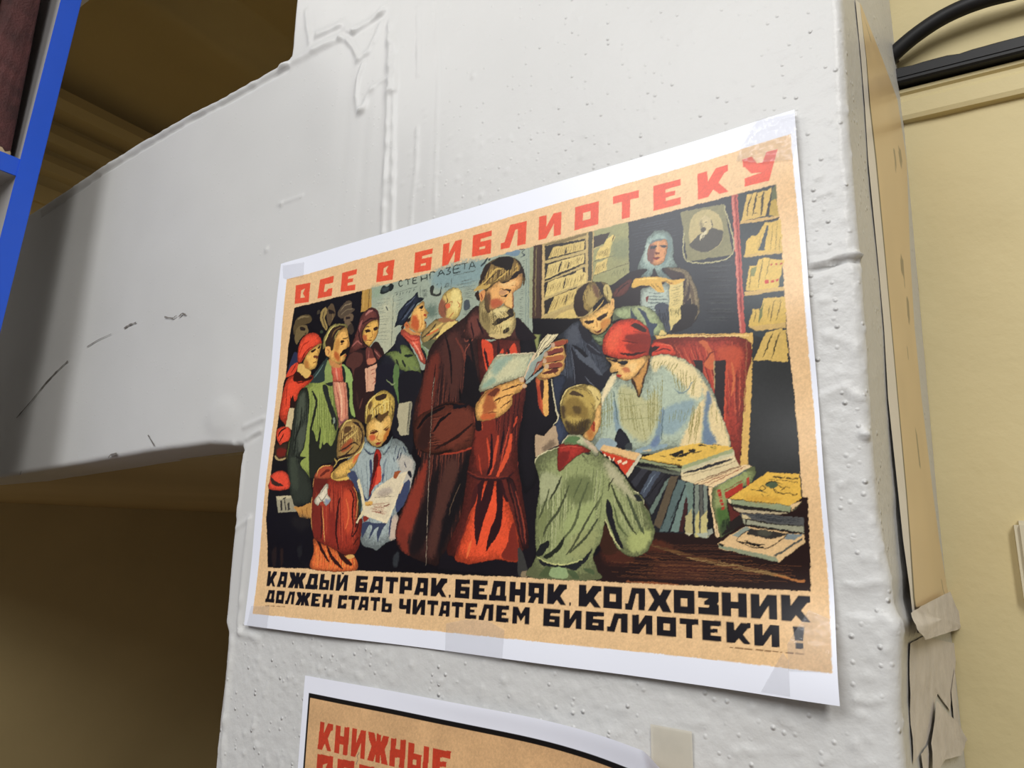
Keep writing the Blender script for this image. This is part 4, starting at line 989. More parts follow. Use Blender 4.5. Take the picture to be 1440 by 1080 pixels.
l 2b3350 8.6|1495,1708 1474,1768
f 1a1a22 |1411,1475 1453,1479 1460,1568 1512,1603 1577,1601 1598,1676 1570,1736 1514,1628 1419,1584 1392,1551
F a5281f |1235,1732 1256,1676 1292,1691 1308,1736 1299,1773 1310,1811 1320,1874 1310,1917 1269,1935 1246,1959 1208,2021 1223,1896 1234,1821
f! e0503a |1276,1810 1310,1811 1317,1899 1270,1941 1253,1947 1273,1879
f! 4a1614 |1236,1745 1268,1708 1281,1772 1254,1860 1228,1959 1221,1978 1232,1846
F dcaf5f |1147,1481 1194,1459 1210,1434 1247,1463 1284,1485 1348,1419 1388,1390 1406,1398 1401,1449 1382,1537 1345,1611 1298,1659 1264,1665 1201,1641 1152,1586
b! cc6038 12.1|1178,1575 1230,1572 1242,1605 1199,1615
b! f0c878 16.5|1231,1474 1311,1500 1291,1569 1255,1554
f! 5c2c1c |1189,1553 1228,1546 1263,1551 1230,1565 1195,1566
f! 5c2c1c |1315,1545 1356,1529 1363,1536 1341,1550
l! 3a1c14 6.8|1184,1546 1227,1540 1265,1551
l! 3a1c14 6.7|1310,1542 1339,1528 1362,1518
l! 9a5a2c 7.5|1272,1555 1255,1605 1294,1616
f! 8c2f22 |1242,1636 1270,1629 1302,1628 1288,1643 1254,1649
b! b87030 10.3|1325,1572 1374,1537 1361,1599 1321,1629
F d0b056 |1129,1480 1120,1400 1130,1341 1180,1292 1248,1259 1300,1251 1354,1276 1400,1320 1407,1392 1406,1424 1388,1499 1367,1446 1332,1443 1284,1485 1247,1463 1248,1424 1194,1459 1161,1489
h! 6a5028 7.6,14|1132,1354 1373,1298 1384,1448 1160,1469
h! e8d488 6.1,8|1149,1343 1355,1296 1366,1433 1176,1457
f! 3a2a20 |1216,1296 1267,1281 1320,1279 1322,1306 1288,1322 1236,1324
b! 6a4f2c 10.8|1149,1343 1191,1320 1178,1378 1151,1369
f! 5a4226 |1143,1481 1147,1429 1191,1419 1185,1458 1161,1482
f! 5a4226 |1247,1463 1252,1417 1297,1428 1355,1407 1341,1451 1293,1487 1265,1471
l! 8a6e36 10.6|1197,1393 1256,1352 1300,1363
l! 4a3824 10.4|1378,1370 1395,1423 1389,1461
l! e4cc74 13.6|1258,1379 1315,1338 1350,1341
l! e8d080 9.3|1134,1427 1148,1336 1231,1271
P b2ac90 |1445,1363 1561,1357 1556,1405 1548,1593 1479,1597 1446,1554 1456,1511 1435,1452
P 8d8b78 |1541,1365 1570,1368 1552,1593 1530,1576
l 1a1818 5.8|1553,1360 1534,1573
P dcd0b4 |1221,2027 1248,1984 1304,1942 1425,1881 1561,1843 1525,1917 1490,1989 1464,2073 1391,2199 1166,2138 1179,2083
b b4a89c 18.7|1290,1985 1388,1950 1424,1988 1309,2010
H a89a8c 4.3,6|1274,1997 1432,1982 1426,2012 1293,2022
H a06a58 5.0,9|1212,2064 1430,2055 1387,2145 1207,2114
l 2a1c18 10.0|1326,2114 1336,2127
l 7a3a30 9.9|1357,2084 1414,2067
P e6dabb |1173,2120 1389,2175 1468,2025 1490,1989 1525,1917 1463,2067 1399,2199 1167,2144
l 8a8070 4.3|1259,2022 1459,2013
f 1f2230 |1557,1852 1581,1843 1599,1877 1588,1892 1567,1870
f a0522e |1432,1866 1455,1842 1496,1843 1481,1861 1458,1891 1438,1890
f d8a858 |1172,2055 1244,2046 1250,2065 1213,2080 1182,2076
l 5a3018 4.4|1182,2076 1238,2071
l e2c9a4 14.0|1526,1929 1499,1995
f 3a4468 |1527,1942 1558,1918 1570,1985 1528,2074 1491,2121 1473,2097 1493,2025
k e0d4ae 25.2|1095,1892 1157,2033 1172,2107
k ddd0a8 25.0|1172,2110 1111,2200
f 8c2f24 |1176,2148 1224,2160 1188,2188 1170,2175
f 2a3c30 |1106,1962 1147,2070 1123,2144 1099,2169 1107,2069
F 9c3222 |643,1852 799,1818 833,1878 900,1890 1000,1883 1059,1930 1092,1994 1120,2107 1096,2231 1142,2163 1163,2194 1153,2329 1129,2390 1096,2415 1035,2423 971,2406 830,2360 732,2330 687,2305 648,2221 625,2084 633,1972
h! 6a221a 9.2,18|631,1872 1078,1943 1144,2365 672,2299
h! c8553a 6.9,14|642,1879 1061,1949 1126,2366 672,2299
b! c8482c 25.5|962,1959 1056,1993 1084,2107 1063,2256 1001,2257 950,2106
b! 7a261c 31.5|652,2052 723,2085 764,2272 688,2273
b! 8a2a20 30.6|822,2118 888,2131 917,2320 845,2334
l! 381210 19.7|922,2010 907,2131 912,2270 951,2388
l! 381210 14.9|1016,1954 1058,2018 1060,2132 1077,2219 1067,2293
l! e06a3a 16.5|987,2024 1025,2138 1000,2244
l! 4a1814 17.2|727,2072 758,2221 759,2310
l! e0a058 7.8|747,2079 777,2221 799,2335
l! d09050 9.0|1050,1936 1103,2025 1099,2169
l! 3a1410 13.2|1067,2299 1115,2243 1125,2169
l! 4a1a14 13.1|1090,2354 1137,2292
b! 662018 23.9|650,1866 771,1830 776,1962 683,1986
l! d8a05c 8.0|635,1865 627,1985 634,2130 661,2273
F dd6a34 |678,2311 733,2333 830,2360 971,2406 1018,2423 1105,2421 1128,2523 699,2530 694,2407
h! e8a04c 6.7,16|697,2349 1106,2427 1123,2517 708,2526
h! b03c1e 6.7,12|697,2349 1106,2427 1123,2517 708,2526
l! 331410 26.1|710,2298 777,2386 861,2474
l! 331410 28.4|830,2366 894,2445 1009,2518
l! 331410 36.8|932,2376 1002,2442 1094,2488
f! d8a860 |1027,2426 1120,2396 1106,2433 1055,2447
f dcb458 |813,1864 836,1819 917,1789 1013,1825 970,1850 1000,1883 919,1892 853,1885
F a3834a |856,1688 857,1567 878,1495 929,1445 1003,1438 1078,1463 1124,1519 1136,1585 1122,1649 1082,1699 1021,1722 930,1731 874,1728
h! 4a3422 9.4,14|887,1489 1089,1477 1112,1636 889,1696
h! d2b46a 7.0,8|904,1476 1061,1468 1093,1622 897,1676
f! 332420 |996,1463 1061,1475 1107,1531 1122,1597 1099,1635 1105,1557 1064,1501
f! 5a4028 |920,1538 925,1498 971,1491 1001,1510 957,1540
b! a0502f 12.5|903,1650 972,1595 1017,1591 996,1655 925,1684
l! 3a2820 14.0|878,1675 950,1653 1029,1618 1086,1647
l! d8c070 12.7|890,1516 931,1458 994,1446
l! 6a4c2c 12.6|880,1609 933,1572 1012,1531
l! d0b468 10.9|935,1599 1006,1564 1057,1527
l! 4a3424 13.9|1103,1635 1037,1697 928,1711
l! 3a2a20 10.9|1032,1644 946,1705 873,1715
F deb25c |854,1807 915,1763 1004,1734 1063,1685 1113,1642 1129,1624 1100,1700 1062,1776 1011,1813 966,1817 980,1863 843,1878 829,1839
b! d86a3c 10.7|1033,1749 1073,1699 1092,1712 1043,1769
l d8c888 12.2|1039,1716 1107,1674 1133,1617
l 2a1c18 26.7|1019,1702 911,1723 850,1767 819,1832
l c8b068 7.8|1003,1721 893,1736 842,1780
l b09850 11.1|836,1726 859,1761 825,1799
l 2a1c18 12.7|837,1733 813,1778 835,1806
F a6492f |640,1865 671,1800 726,1772 813,1775 834,1799 811,1844 805,1877
l! 6a261c 24.0|697,1854 760,1816 798,1811
l! e0b060 8.0|658,1853 690,1790 803,1775
F d8d0bc |702,1980 762,1915 793,1923 793,1988 831,2028 789,2073 737,2039 694,2075 651,2038 685,1999
l! 7a7468 7.9|695,1999 737,2033 788,1982
l! 8a8478 7.1|737,2033 777,2053
b! 8c98b0 9.4|764,2020 822,2034 788,2066
l! 9a9080 6.3|712,1987 773,1929
P 17131a |2437,925 2562,1039 2768,1362 2729,1578 2587,1786 2609,1959 2611,2210 2556,2510 1860,2483 2080,1575 2289,1024
F 3b414f |2879,978 2962,1070 3038,1153 3054,1220 3088,1289 3098,1344 3052,1403 3029,1443 2972,1389 2853,1376 2762,1427 2732,1643 2726,1729 2708,1749 2682,1585 2682,1475 2706,1310 2780,1229 2792,1095 2730,1064 2792,1021
h! 2a2e3a 6.9,14|2742,1065 2962,1081 3052,1382 2743,1415
h! 525a6c 5.2,10|2742,1065 2950,1079 3030,1379 2743,1404
b! 4c5260 17.7|2799,1039 2872,994 2884,1120 2811,1109
f! 21212b |2879,1009 2963,1064 2971,1113 2920,1117
f! 22222c |2831,1135 2872,1207 2949,1261 3021,1338 3088,1289 3100,1344 3029,1440 2960,1388 2853,1379 2841,1270
b! 272934 13.9|2744,1426 2780,1347 2817,1317 2847,1370 2793,1392 2756,1438
f! 525968 |2854,1155 2944,1206 3007,1290 3034,1338 2961,1285 2890,1221
f! 1b1b23 |2834,1123 2890,1153 2941,1206 2914,1206
f! 262834 |2932,1143 2968,1121 3043,1219 3008,1214 2956,1185
l! 6a7080 4.5|2922,1332 2954,1371 2983,1396
l! 5c6272 4.6|2832,1158 2847,1271 2853,1371
l! 5a6070 5.7|2944,1134 2974,1160 3026,1206
b! 333c58 23.5|2706,1322 2762,1317 2738,1480 2713,1478
F 2c3346 |2702,1310 2795,1320 2761,1409 2751,1500 2758,1573 2812,1675 2749,1734 2728,1703 2718,1606 2736,1559 2706,1434
b! 3a4560 19.1|2728,1571 2755,1585 2775,1670 2735,1703
F 95a57d |3106,1020 3116,955 3151,939 3229,941 3312,958 3365,997 3401,1051 3437,1148 3361,1142 3340,1139 3261,1034 3177,1015 3126,1015
b! a8b48c 14.1|3240,960 3306,965 3359,1028 3305,1014
f! 3f4956 |3224,951 3242,993 3264,1029 3225,1017
f! 3d4a60 |3267,964 3316,1000 3342,1063 3387,1078 3362,1111 3360,1169 3337,1139 3315,1053
f! 56604e |3116,972 3149,999 3177,1015 3126,1017
f! d8c27c |3409,1116 3435,1146 3393,1145
F 7e8f68 |2968,1079 3010,1088 3062,1074 3103,1028 3100,1057 3056,1095 3039,1155 3009,1143 2986,1112
l! 3c4836 6.8|2974,1094 3009,1132 3038,1136
l! 3c4836 5.7|2998,1094 3039,1103 3068,1080
F e2b468 |2888,968 2945,955 3011,932 3070,902 3120,889 3117,955 3099,991 3093,1029 3062,1063 3033,1081 2998,1082 2957,1053 2915,1019
b! c8843e 11.3|3028,1018 3081,993 3086,1028 3045,1060
f! 2c1a14 |3006,981 3058,963 3077,953 3066,980 3022,1002
f! 2c1a14 |2920,985 2982,993 2976,1008 2939,1007
f! 5c1914 |2977,1054 3007,1062 3038,1047 3029,1067 3001,1071
l! a86a30 5.7|3002,997 3007,1037
l! 4a2418 4.6|2978,1033 2986,1040
l! a0602c 4.6|3034,1003 3063,996
l! 5a3018 4.7|2885,973 2927,1031 2974,1071
F 8f7a44 |2851,905 2848,840 2873,781 2923,750 2977,743 3037,755 3084,782 3103,830 3107,886 3099,919 3071,880 3047,853 2988,899 2939,948 2891,954 2867,942
h! 3a2c20 5.9,16|2867,763 3060,765 3048,848 2903,936
h! c0a860 4.7,8|2916,772 3037,766 3012,847 2940,914
f! 30221c |2849,875 2867,797 2916,757 2953,744 2922,796 2910,840 2922,899 2952,939 2915,956 2867,939
f! 2c221e |2998,747 3043,766 3055,821 3049,851 3024,804
b! a9945a 14.0|2947,801 2995,792 3012,858 2976,909 2940,880
b! 6a4c38 9.3|2977,760 3013,790 3018,859 2988,820
l! 4a3828 6.9|2951,950 3011,903 3053,854
f! c2b070 |3057,781 3089,788 3105,841 3097,885 3071,858 3054,821
l! 5c5030 5.7|3072,790 3080,837 3074,869
f e0b06a |3100,880 3120,883 3121,922 3107,948 3096,940
l a0602c 4.5|3105,889 3114,921
l caa860 8.1|2951,956 3011,920 3053,877
F a3b3a4 |3334,1264 3419,1260 3513,1294 3597,1358 3647,1417 3687,1512 3725,1637 3765,1798 3687,1785 3624,1793 3494,1812 3221,1817 3077,1790 2980,1764 2950,1707 2966,1624 3013,1452 3052,1406 3106,1334 3216,1382 3257,1497 3287,1431
b! e2d2a2 14.8|3341,1272 3419,1264 3513,1301 3591,1364 3627,1440 3610,1530 3558,1512 3508,1428 3456,1368 3403,1321 3360,1357
b! e0cc9c 11.4|3627,1440 3675,1511 3719,1636 3760,1801 3662,1789 3659,1707 3651,1611
b! e0cc9c 10.3|3496,1767 3553,1655 3602,1568 3641,1546 3623,1673 3592,1792 3508,1793
b! e8d8b0 11.7|3037,1433 3098,1340 3120,1371 3051,1477 3020,1531
b! b8b88c 18.1|3142,1430 3230,1439 3313,1516 3357,1466 3381,1589 3293,1749 3153,1638
b! 7f98a8 11.4|3104,1496 3132,1554 3138,1644 3174,1694 3116,1670
b! 6a809c 8.9|3653,1495 3673,1543 3650,1624 3656,1701 3694,1772 3624,1781 3627,1641
b! 8ba4ae 17.2|3409,1578 3491,1545 3583,1541 3540,1641 3458,1713 3391,1695
b! 7890a4 12.1|3388,1589 3409,1578 3391,1709 3361,1779 3341,1771
h! 8a8850 4.9,9|3135,1387 3257,1510 3306,1769 3138,1637
h! 8a8850 4.8,7|3302,1405 3416,1336 3392,1656 3307,1749
h! 8c8648 5.3,8|3457,1341 3616,1387 3584,1528 3480,1478
h! 8c8648 4.8,8|3362,1281 3513,1314 3470,1370 3346,1341
h! 948c50 5.2,6|3570,1553 3622,1544 3586,1785 3522,1781
h! 9a9458 4.4,4|3668,1523 3742,1682 3748,1788 3668,1651
h! 7f8458 5.1,6|3021,1488 3097,1411 3101,1676 3003,1710
h! 7f8a68 4.0,7|3436,1580 3556,1577 3526,1666 3433,1659
k! 8f9468 3.5|3140,1541 3313,1536 3395,1557
k! 8f9468 3.4|3153,1611 3311,1616 3393,1643
k! 8f9468 3.6|3127,1456 3229,1473
k! 9aa078 3.6|3020,1559 3095,1551
k! 9aa078 3.6|3011,1642 3094,1634
l! 5a7070 7.2|3104,1440 3118,1532 3131,1637
l! 5a7078 6.0|3406,1564 3395,1669 3389,1754
l! 7a9096 8.0|3467,1463 3519,1495 3575,1435
F 21212c |3111,1715 3140,1663 3170,1685 3205,1740 3187,1765 3165,1783 3117,1763
f 3a4044 |3175,1758 3211,1749 3213,1788 3180,1781
f 8fa4b0 |2984,1753 3028,1710 3102,1726 3114,1760 3033,1790 3002,1777
f 8aa2b0 |3234,1789 3322,1767 3356,1769 3418,1767 3406,1788 3320,1805 3245,1807
b 6a80a4 7.8|3322,1767 3363,1720 3379,1743 3350,1785
F c08c4a |3216,1378 3260,1352 3309,1261 3338,1264 3326,1325 3297,1391 3261,1491 3244,1454
f! 3c2618 |3216,1378 3238,1398 3261,1491 3247,1468
f! 4a3020 |3327,1270 3336,1313 3287,1431 3281,1410 3311,1337
F e2b26a |3060,1232 3160,1255 3310,1257 3306,1302 3261,1349 3216,1380 3172,1387 3132,1360 3122,1342 3138,1328 3091,1330 3082,1310 3098,1283 3071,1251
b! c07248 8.6|3155,1308 3203,1310 3214,1340 3181,1336
b! f0c884 10.0|3196,1295 3255,1289 3232,1342
f! 23242c |3136,1267 3197,1271 3178,1293 3148,1284
l! 1c1416 7.3|3130,1259 3159,1284 3200,1275
l! 1c1416 6.7|3066,1243 3100,1251
f! 2c1c18 |3092,1250 3134,1253 3130,1269 3106,1266
f! a82e26 |3122,1346 3160,1350 3147,1363 3132,1358
l! 8a4a2c 5.1|3114,1317 3136,1316
f! 8a6a4c |3144,1289 3178,1297 3159,1301
l! 5c3a20 5.7|3180,1386 3231,1373 3297,1308
F d7452f |3040,1182 3052,1103 3118,1033 3202,1015 3268,1035 3325,1087 3339,1145 3340,1195 3329,1249 3233,1266 3145,1251 3062,1218
b! 85281f 10.1|3200,1111 3338,1131 3336,1194 3257,1183 3192,1145
b! 8c2a20 8.6|3191,1167 3336,1194 3328,1235 3234,1230 3198,1203
f! 3c2420 |3223,1060 3260,1054 3314,1096 3310,1116 3259,1091
f! 3a1614 |3146,1218 3220,1228 3321,1234 3234,1244 3175,1235
l! 5a1a16 7.3|3169,1142 3206,1158 3265,1177
l! a83424 8.6|3237,1098 3295,1114 3338,1138
b! e65a3c 22.3|3063,1134 3126,1063 3163,1076 3123,1200 3070,1193
F c9402c |3336,1208 3365,1181 3441,1202 3475,1227 3492,1279 3419,1260 3334,1260
f! 2c1414 |3336,1208 3396,1213 3378,1228 3346,1241 3336,1254
l! 2c1414 6.9|3363,1240 3420,1230 3461,1246
l! e86a4c 6.2|3379,1197 3448,1213 3475,1241
f 2e1a18 |3328,1242 3340,1202 3350,1207 3340,1264
F 3a2220 |2119,749 1990,819 1808,903 1711,993 1673,1117 1636,1266 1592,1389 1584,1564 1632,1715 1675,1790 1586,1979 1481,2217 1510,2357 1652,2423 1841,2466 1873,2407 1923,2357 2028,2138 2068,1876 2092,1743 2120,1577 2135,1376 2189,1252 2123,1010
h! 241619 11.9,18|1682,937 2084,919 2055,2389 1516,2357
h! 6a372c 8.6,16|1685,989 2056,965 2027,2390 1546,2333
b! 6a2e24 28.3|1641,1343 1715,1071 1803,1057 1769,1355 1717,1548 1621,1542
b! 8a3426 21.8|1672,1847 1731,1792 1696,2029 1611,2262 1527,2334 1493,2217
b! 7c3024 21.7|1508,2240 1559,2240 1614,2401 1529,2357
b! 1c1517 26.6|1742,1982 1842,1797 1811,2123 1705,2376 1611,2355
b! 50302a 31.2|1885,1822 2003,1827 1929,2124 1826,2395 1764,2352
b! 171316 25.6|2031,1805 2087,1762 2067,1989 1963,2214 1856,2417 1885,2169
b! 4d2c27 27.7|1813,1007 1932,896 2001,1083 1953,1373 1876,1266
l! 1a1214 16.8|1839,908 1891,1068 1913,1270
l! 8a4a3c 8.7|2005,897 2015,984 2080,974 2018,1070 2067,1263 2141,1381
l! 1a1416 21.6|2020,824 2084,1093 2139,1319
l! 6e362c 16.4|1934,948 2013,1084 2039,1284
l! 5c4a3c 7.2|2014,1943 1950,2078 1930,2146
l! 1a1214 11.3|1768,1113 1744,1353
l! 0f0c0e 21.3|1980,1302 2015,1427 2121,1460
f 171317 |2031,1086 2112,1195 2165,1393 2087,1457 1986,1424 2010,1305
F 54291f |1610,1664 1596,1540 1636,1468 1748,1428 1894,1391 2098,1444 2118,1530 2136,1709 2085,1724 1970,1746 1790,1747 1664,1712
h! 331a17 9.7,12|1618,1492 1631,1700 2107,1698 2098,1458
h! 7c4030 7.0,10|1650,1494 1663,1692 2106,1670 2099,1472
b! 6b3327 26.7|1748,1551 1957,1446 2087,1481 2081,1622 1909,1705
b! 331c1a 22.2|1629,1666 1666,1545 1744,1477 1751,1600 1714,1704
l! 170f11 27.9|1629,1557 1713,1474 1865,1423
l! 170f11 21.8|1769,1591 1827,1518 1922,1467
l! 2a1614 21.2|1788,1708 1965,1638 2102,1553
l! a03a28 15.8|1766,1746 1970,1742 2130,1708
l! 8a4030 7.8|2099,1482 2126,1578 2141,1704
l! 24130f 21.7|1663,1707 1759,1745 1940,1721
k! 120d0f 10.9|1760,1429 1895,1406 2045,1439
k a89a8a 2.7|1761,1204 1750,1353 1751,2030 1758,2465
F 5a241f |2126,951 2233,1016 2454,952 2509,1055 2575,1250 2525,1427 2465,1602 2453,1780 2488,1999 2532,2231 2539,2335 2504,2344 2470,2419 2327,2415 2274,2417 2157,2442 2058,2441 1989,2408 1923,2362 2028,2138 2068,1876 2092,1743 2126,1578 2166,1440 2126,1099
h! 86342a 9.0,14|2142,1390 2494,1424 2460,1876 2125,1864
h! 33161a 9.0,12|2135,1198 2513,1335 2460,1876 2113,1864
f! d9492c |2152,1004 2233,1035 2260,1164 2292,1121 2324,1077 2337,1126 2358,1105 2412,1051 2435,1139 2381,1132 2238,1186 2218,1279
l! 33161a 21.1|2176,1057 2216,1207
l! 33161a 26.0|2289,1024 2293,1145
l! 33161a 20.5|2358,1081 2381,1132
b! 7c2c22 20.2|2126,1578 2247,1494 2309,1773 2147,1856
l! d04a2e 20.0|2218,1654 2245,1815 2237,1895
l! d04a2e 24.8|2306,1646 2277,1793 2248,1895
l! d9502f 34.2|2403,1643 2374,1776 2302,1906
l! c2452c 14.7|2443,1533 2423,1599
l! b03c28 12.6|2155,1765 2182,1893
l! 9a3a2c 9.6|2491,1559 2469,1824
l! b84430 12.3|2386,1597 2322,1840
l! 26141a 24.9|2251,1633 2256,1815 2226,1895
l! 26141a 19.7|2349,1617 2320,1773
F e04e2c |2118,1991 2183,1929 2227,1922 2292,1932 2335,1925 2380,2040 2435,2169 2468,2295 2465,2419 2327,2411 2274,2417 2200,2432 2124,2447 2058,2441 1989,2413 2050,2258 2100,2102
f! 4a1e1e |2116,1927 2161,1929 2143,2058 2101,2125 2038,2236 1970,2383 1918,2366 2017,2160 2067,1989
f! 36181c |2160,1920 2205,1930 2186,2037 2172,2256 2153,2322 2136,2169 2153,2036
f! 33161a |2238,1922 2281,1923 2263,2038 2213,2169 2158,2335 2167,2125
f! 2c1418 |2297,1924 2340,1916 2350,2083 2332,2233 2261,2332 2230,2363 2258,2234 2298,2147 2301,2038
f! 33161a |2329,1916 2377,1917 2401,2040 2365,2057
f! 7c2a20 |2435,2190 2458,2295 2470,2407 2347,2398 2387,2317 2405,2233
l! 7a2a20 14.9|2102,2147 2025,2324 2000,2399
l! f0703c 19.6|2119,2301 2084,2410
F 381b1d |2377,1917 2430,1945 2474,2084 2517,2211 2539,2318 2504,2344 2473,2274 2434,2105 2401,2018
l! 8a3a2c 11.1|2442,1998 2496,2169 2519,2315
l! 6a2c24 9.3|2399,1953 2455,2126 2499,2315
l 33181c 14.8|2062,1871 2138,1910 2260,1927 2377,1917 2429,1884
l 7c3026 6.0|2068,1862 2160,1902 2270,1914 2387,1905
f 3a3a3a |2464,2357 2484,2344 2510,2397 2536,2490 2472,2493
f 8a7c62 |2496,2476 2536,2474 2541,2502 2492,2504
b 30343a 10.9|1475,2405 1519,2394 1512,2473 1474,2479
F 17141b |2519,1009 2574,1143 2601,1299 2678,1316 2724,1512 2739,1570 2715,1612 2670,1643 2631,1667 2580,1664 2582,1786 2598,1924 2544,2000 2498,1999 2458,1780 2480,1559 2503,1333 2455,1047
l d0c8a8 9.3|2688,1322 2719,1490 2739,1570 2705,1611
f b49c80 |2580,1664 2641,1672 2715,1612 2740,1717 2740,1734 2671,1756 2602,1809 2582,1786
b 7c6a58 13.8|2631,1745 2700,1697 2720,1733 2651,1764
l 3a2c2c 14.3|2603,1479 2629,1535
F c05a34 |2581,1296 2658,1305 2669,1441 2670,1538 2655,1550 2629,1535 2598,1470 2587,1388
f! e6b060 |2632,1325 2673,1316 2675,1543 2639,1536 2628,1437
f! 3a1c1a |2607,1326 2638,1330 2633,1428 2618,1436
b! a83c28 9.6|2587,1365 2607,1367 2619,1525 2598,1479
P 3c4a2e |2555,1015 2614,1023 2595,1108 2583,1130
P 8a9058 |2565,1016 2604,1022 2592,1096 2581,1118
P ddd2ac |2579,1135 2615,1070 2659,1030 2742,1042 2679,1097 2609,1145 2500,1299 2493,1286
l 4a4636 4.9|2666,1031 2615,1088 2589,1136
l 4a4636 4.9|2698,1036 2641,1091 2589,1142
l 5a5644 4.9|2723,1051 2666,1095 2602,1144
P b06a4a |2635,1142 2692,1098 2699,1208 2632,1217 2559,1282 2577,1198
P 8fa09a |2679,1108 2698,1102 2616,1197 2545,1281 2507,1311 2500,1299 2557,1190
F b9bc9c |2139,1326 2271,1121 2375,1121 2580,1138 2557,1190 2493,1286 2406,1300 2297,1317 2228,1346
b! 94ac9c 19.3|2265,1153 2403,1141 2350,1223 2253,1247
b! c8c8a4 19.0|2376,1167 2458,1177 2405,1253 2282,1274
b! 8eaa98 13.0|2163,1309 2254,1259 2269,1297 2192,1330
k! e0d0b0 6.3|2271,1118 2389,1124 2576,1140
l! 8aa49a 8.7|2550,1154 2512,1219
P d8c0a0 |2557,1149 2583,1138 2506,1299 2490,1286 2525,1209
P 8ea2a2 |2513,1312 2629,1245 2648,1253 2513,1335 2500,1325
P 97a9a6 |2541,1205 2564,1185 2506,1305 2493,1298
l 7c2f28 8.5|2558,1277 2590,1211 2635,1194
F e0ac62 |2679,1097 2711,1087 2755,1079 2808,1083 2806,1103 2777,1122 2795,1186 2783,1219 2783,1263 2743,1303 2706,1310 2643,1323 2598,1315 2588,1291 2636,1246 2623,1227 2629,1193 2632,1159 2648,1144 2692,1121
f! a04c34 |2711,1090 2799,1085 2799,1108 2717,1119
f! 7c3a34 |2660,1143 2761,1131 2768,1160 2661,1172
f! a8603c |2648,1184 2768,1177 2768,1211 2667,1215
f! 8a4434 |2667,1227 2755,1221 2762,1255 2674,1259
f! 5c2a22 |2629,1273 2730,1260 2724,1284 2642,1286
l! 2a1414 7.2|2698,1119 2774,1116
l! 2a1414 7.2|2648,1173 2761,1159
l! 2a1414 7.2|2648,1216 2768,1211
l! 2a1414 7.1|2661,1257 2755,1257
f! c0a088 |2682,1097 2708,1095 2711,1118 2689,1121
f! b89c84 |2632,1151 2657,1148 2661,1172 2635,1174
f! c4a484 |2625,1190 2651,1188 2654,1214 2632,1214
f! c4a888 |2642,1226 2667,1227 2671,1250 2645,1250
l! 6a3020 5.9|2699,1276 2724,1296
l! 7a3c24 6.0|2604,1305 2681,1319
l 3a1c18 4.7|2806,1086 2792,1118 2795,1186 2783,1263
F e0a85c |2116,1436 2145,1403 2193,1348 2228,1343 2297,1317 2406,1300 2473,1281 2496,1298 2490,1321 2510,1334 2514,1355 2488,1358 2461,1381 2408,1399 2409,1427 2390,1477 2316,1523 2248,1541 2157,1545 2129,1520
b! a85c34 12.8|2214,1350 2298,1335 2306,1371 2258,1402 2287,1463 2205,1502 2176,1476
f! 6a3424 |2229,1363 2284,1334 2312,1354 2292,1364 2265,1390 2222,1380
l! 3a1a14 8.8|2326,1361 2407,1341 2480,1331
l! 4a2418 7.6|2259,1425 2341,1398 2415,1388
l! 4a2418 8.9|2272,1415 2313,1407 2301,1441
l! 4a2418 7.5|2315,1471 2369,1441 2402,1427
l! 6a3420 7.6|2191,1501 2247,1494 2302,1499
b! c46034 10.2|2177,1500 2275,1502 2262,1536 2171,1535
f! cfae8c |2453,1291 2483,1285 2493,1309 2470,1318
f! cfae8c |2480,1334 2507,1337 2511,1356 2486,1355
l 4a2a1c 4.5|2142,1402 2200,1349 2297,1319 2406,1300 2473,1283
l! 8a4c2c 6.5|2132,1437 2173,1382 2221,1351
f 1c1418 |2116,1489 2132,1531 2178,1550 2173,1605 2127,1596
l b84a30 7.7|2173,1549 2179,1605
f 17131a |1940,1414 2030,1422 2102,1417 2001,1443 1942,1444
F 4a2a26 |2122,749 2035,817 2009,908 1996,957 2261,1007 2562,1051 2535,988 2425,881 2330,957 2201,912
b! 6a3a34 13.7|2036,849 2110,810 2143,928 2071,968
l! 23141a 13.7|2059,853 2086,970
l! 23141a 16.3|2110,836 2166,957
f! 1c151c |2422,880 2535,988 2565,1051 2455,1035 2420,970
F c9b478 |2129,725 2165,706 2204,789 2283,790 2339,775 2403,822 2422,898 2419,946 2386,989 2324,1001 2246,987 2172,920 2129,851
b! 8c7c50 16.2|2146,804 2198,812 2230,917 2201,937 2156,881
b! ddcc90 11.9|2241,807 2326,791 2341,824 2257,859
b! d8c888 11.7|2328,896 2384,905 2372,963 2323,956
f! 2c2420 |2236,893 2285,864 2342,867 2397,840 2404,865 2356,882 2321,894 2265,910
f! 332a24 |2368,817 2396,815 2404,847 2383,862 2355,839
f! 2c241f |2330,951 2364,938 2372,963 2344,977 2323,971
h! 6a5c3a 4.7,16|2144,740 2255,797 2288,981 2156,868
h! 5c5034 4.0,10|2227,817 2340,812 2397,864 2286,889
h! 7a6c44 3.9,12|2229,898 2398,907 2372,987 2231,966
f! 4a3c2a |2173,714 2202,713 2215,803 2198,812 2174,771
f 5a4630 |2161,629 2228,623 2224,717 2208,802 2170,732
F dca463 |2178,658 2221,628 2278,601 2364,605 2412,596 2464,581 2472,632 2462,674 2428,692 2401,712 2405,749 2400,816 2354,802 2325,772 2283,790 2226,799 2207,777 2195,718
b! b85c3c 13.4|2217,728 2281,727 2318,765 2269,787 2225,773
b! ecc080 15.9|2279,620 2378,627 2420,622 2407,663 2322,653
f! 2c1c18 |2315,665 2383,680 2380,695 2352,715 2366,693
f! 23181a |2280,689 2317,715 2352,709 2345,726 2310,718
l! 3c2820 6.6|2294,660 2337,672 2386,684
f! c89468 |2294,673 2337,678 2345,701 2317,708 2288,691
l! 23181a 9.1|2401,718 2428,704 2452,700
f! 2c1c18 |2408,719 2436,718 2429,741 2412,751
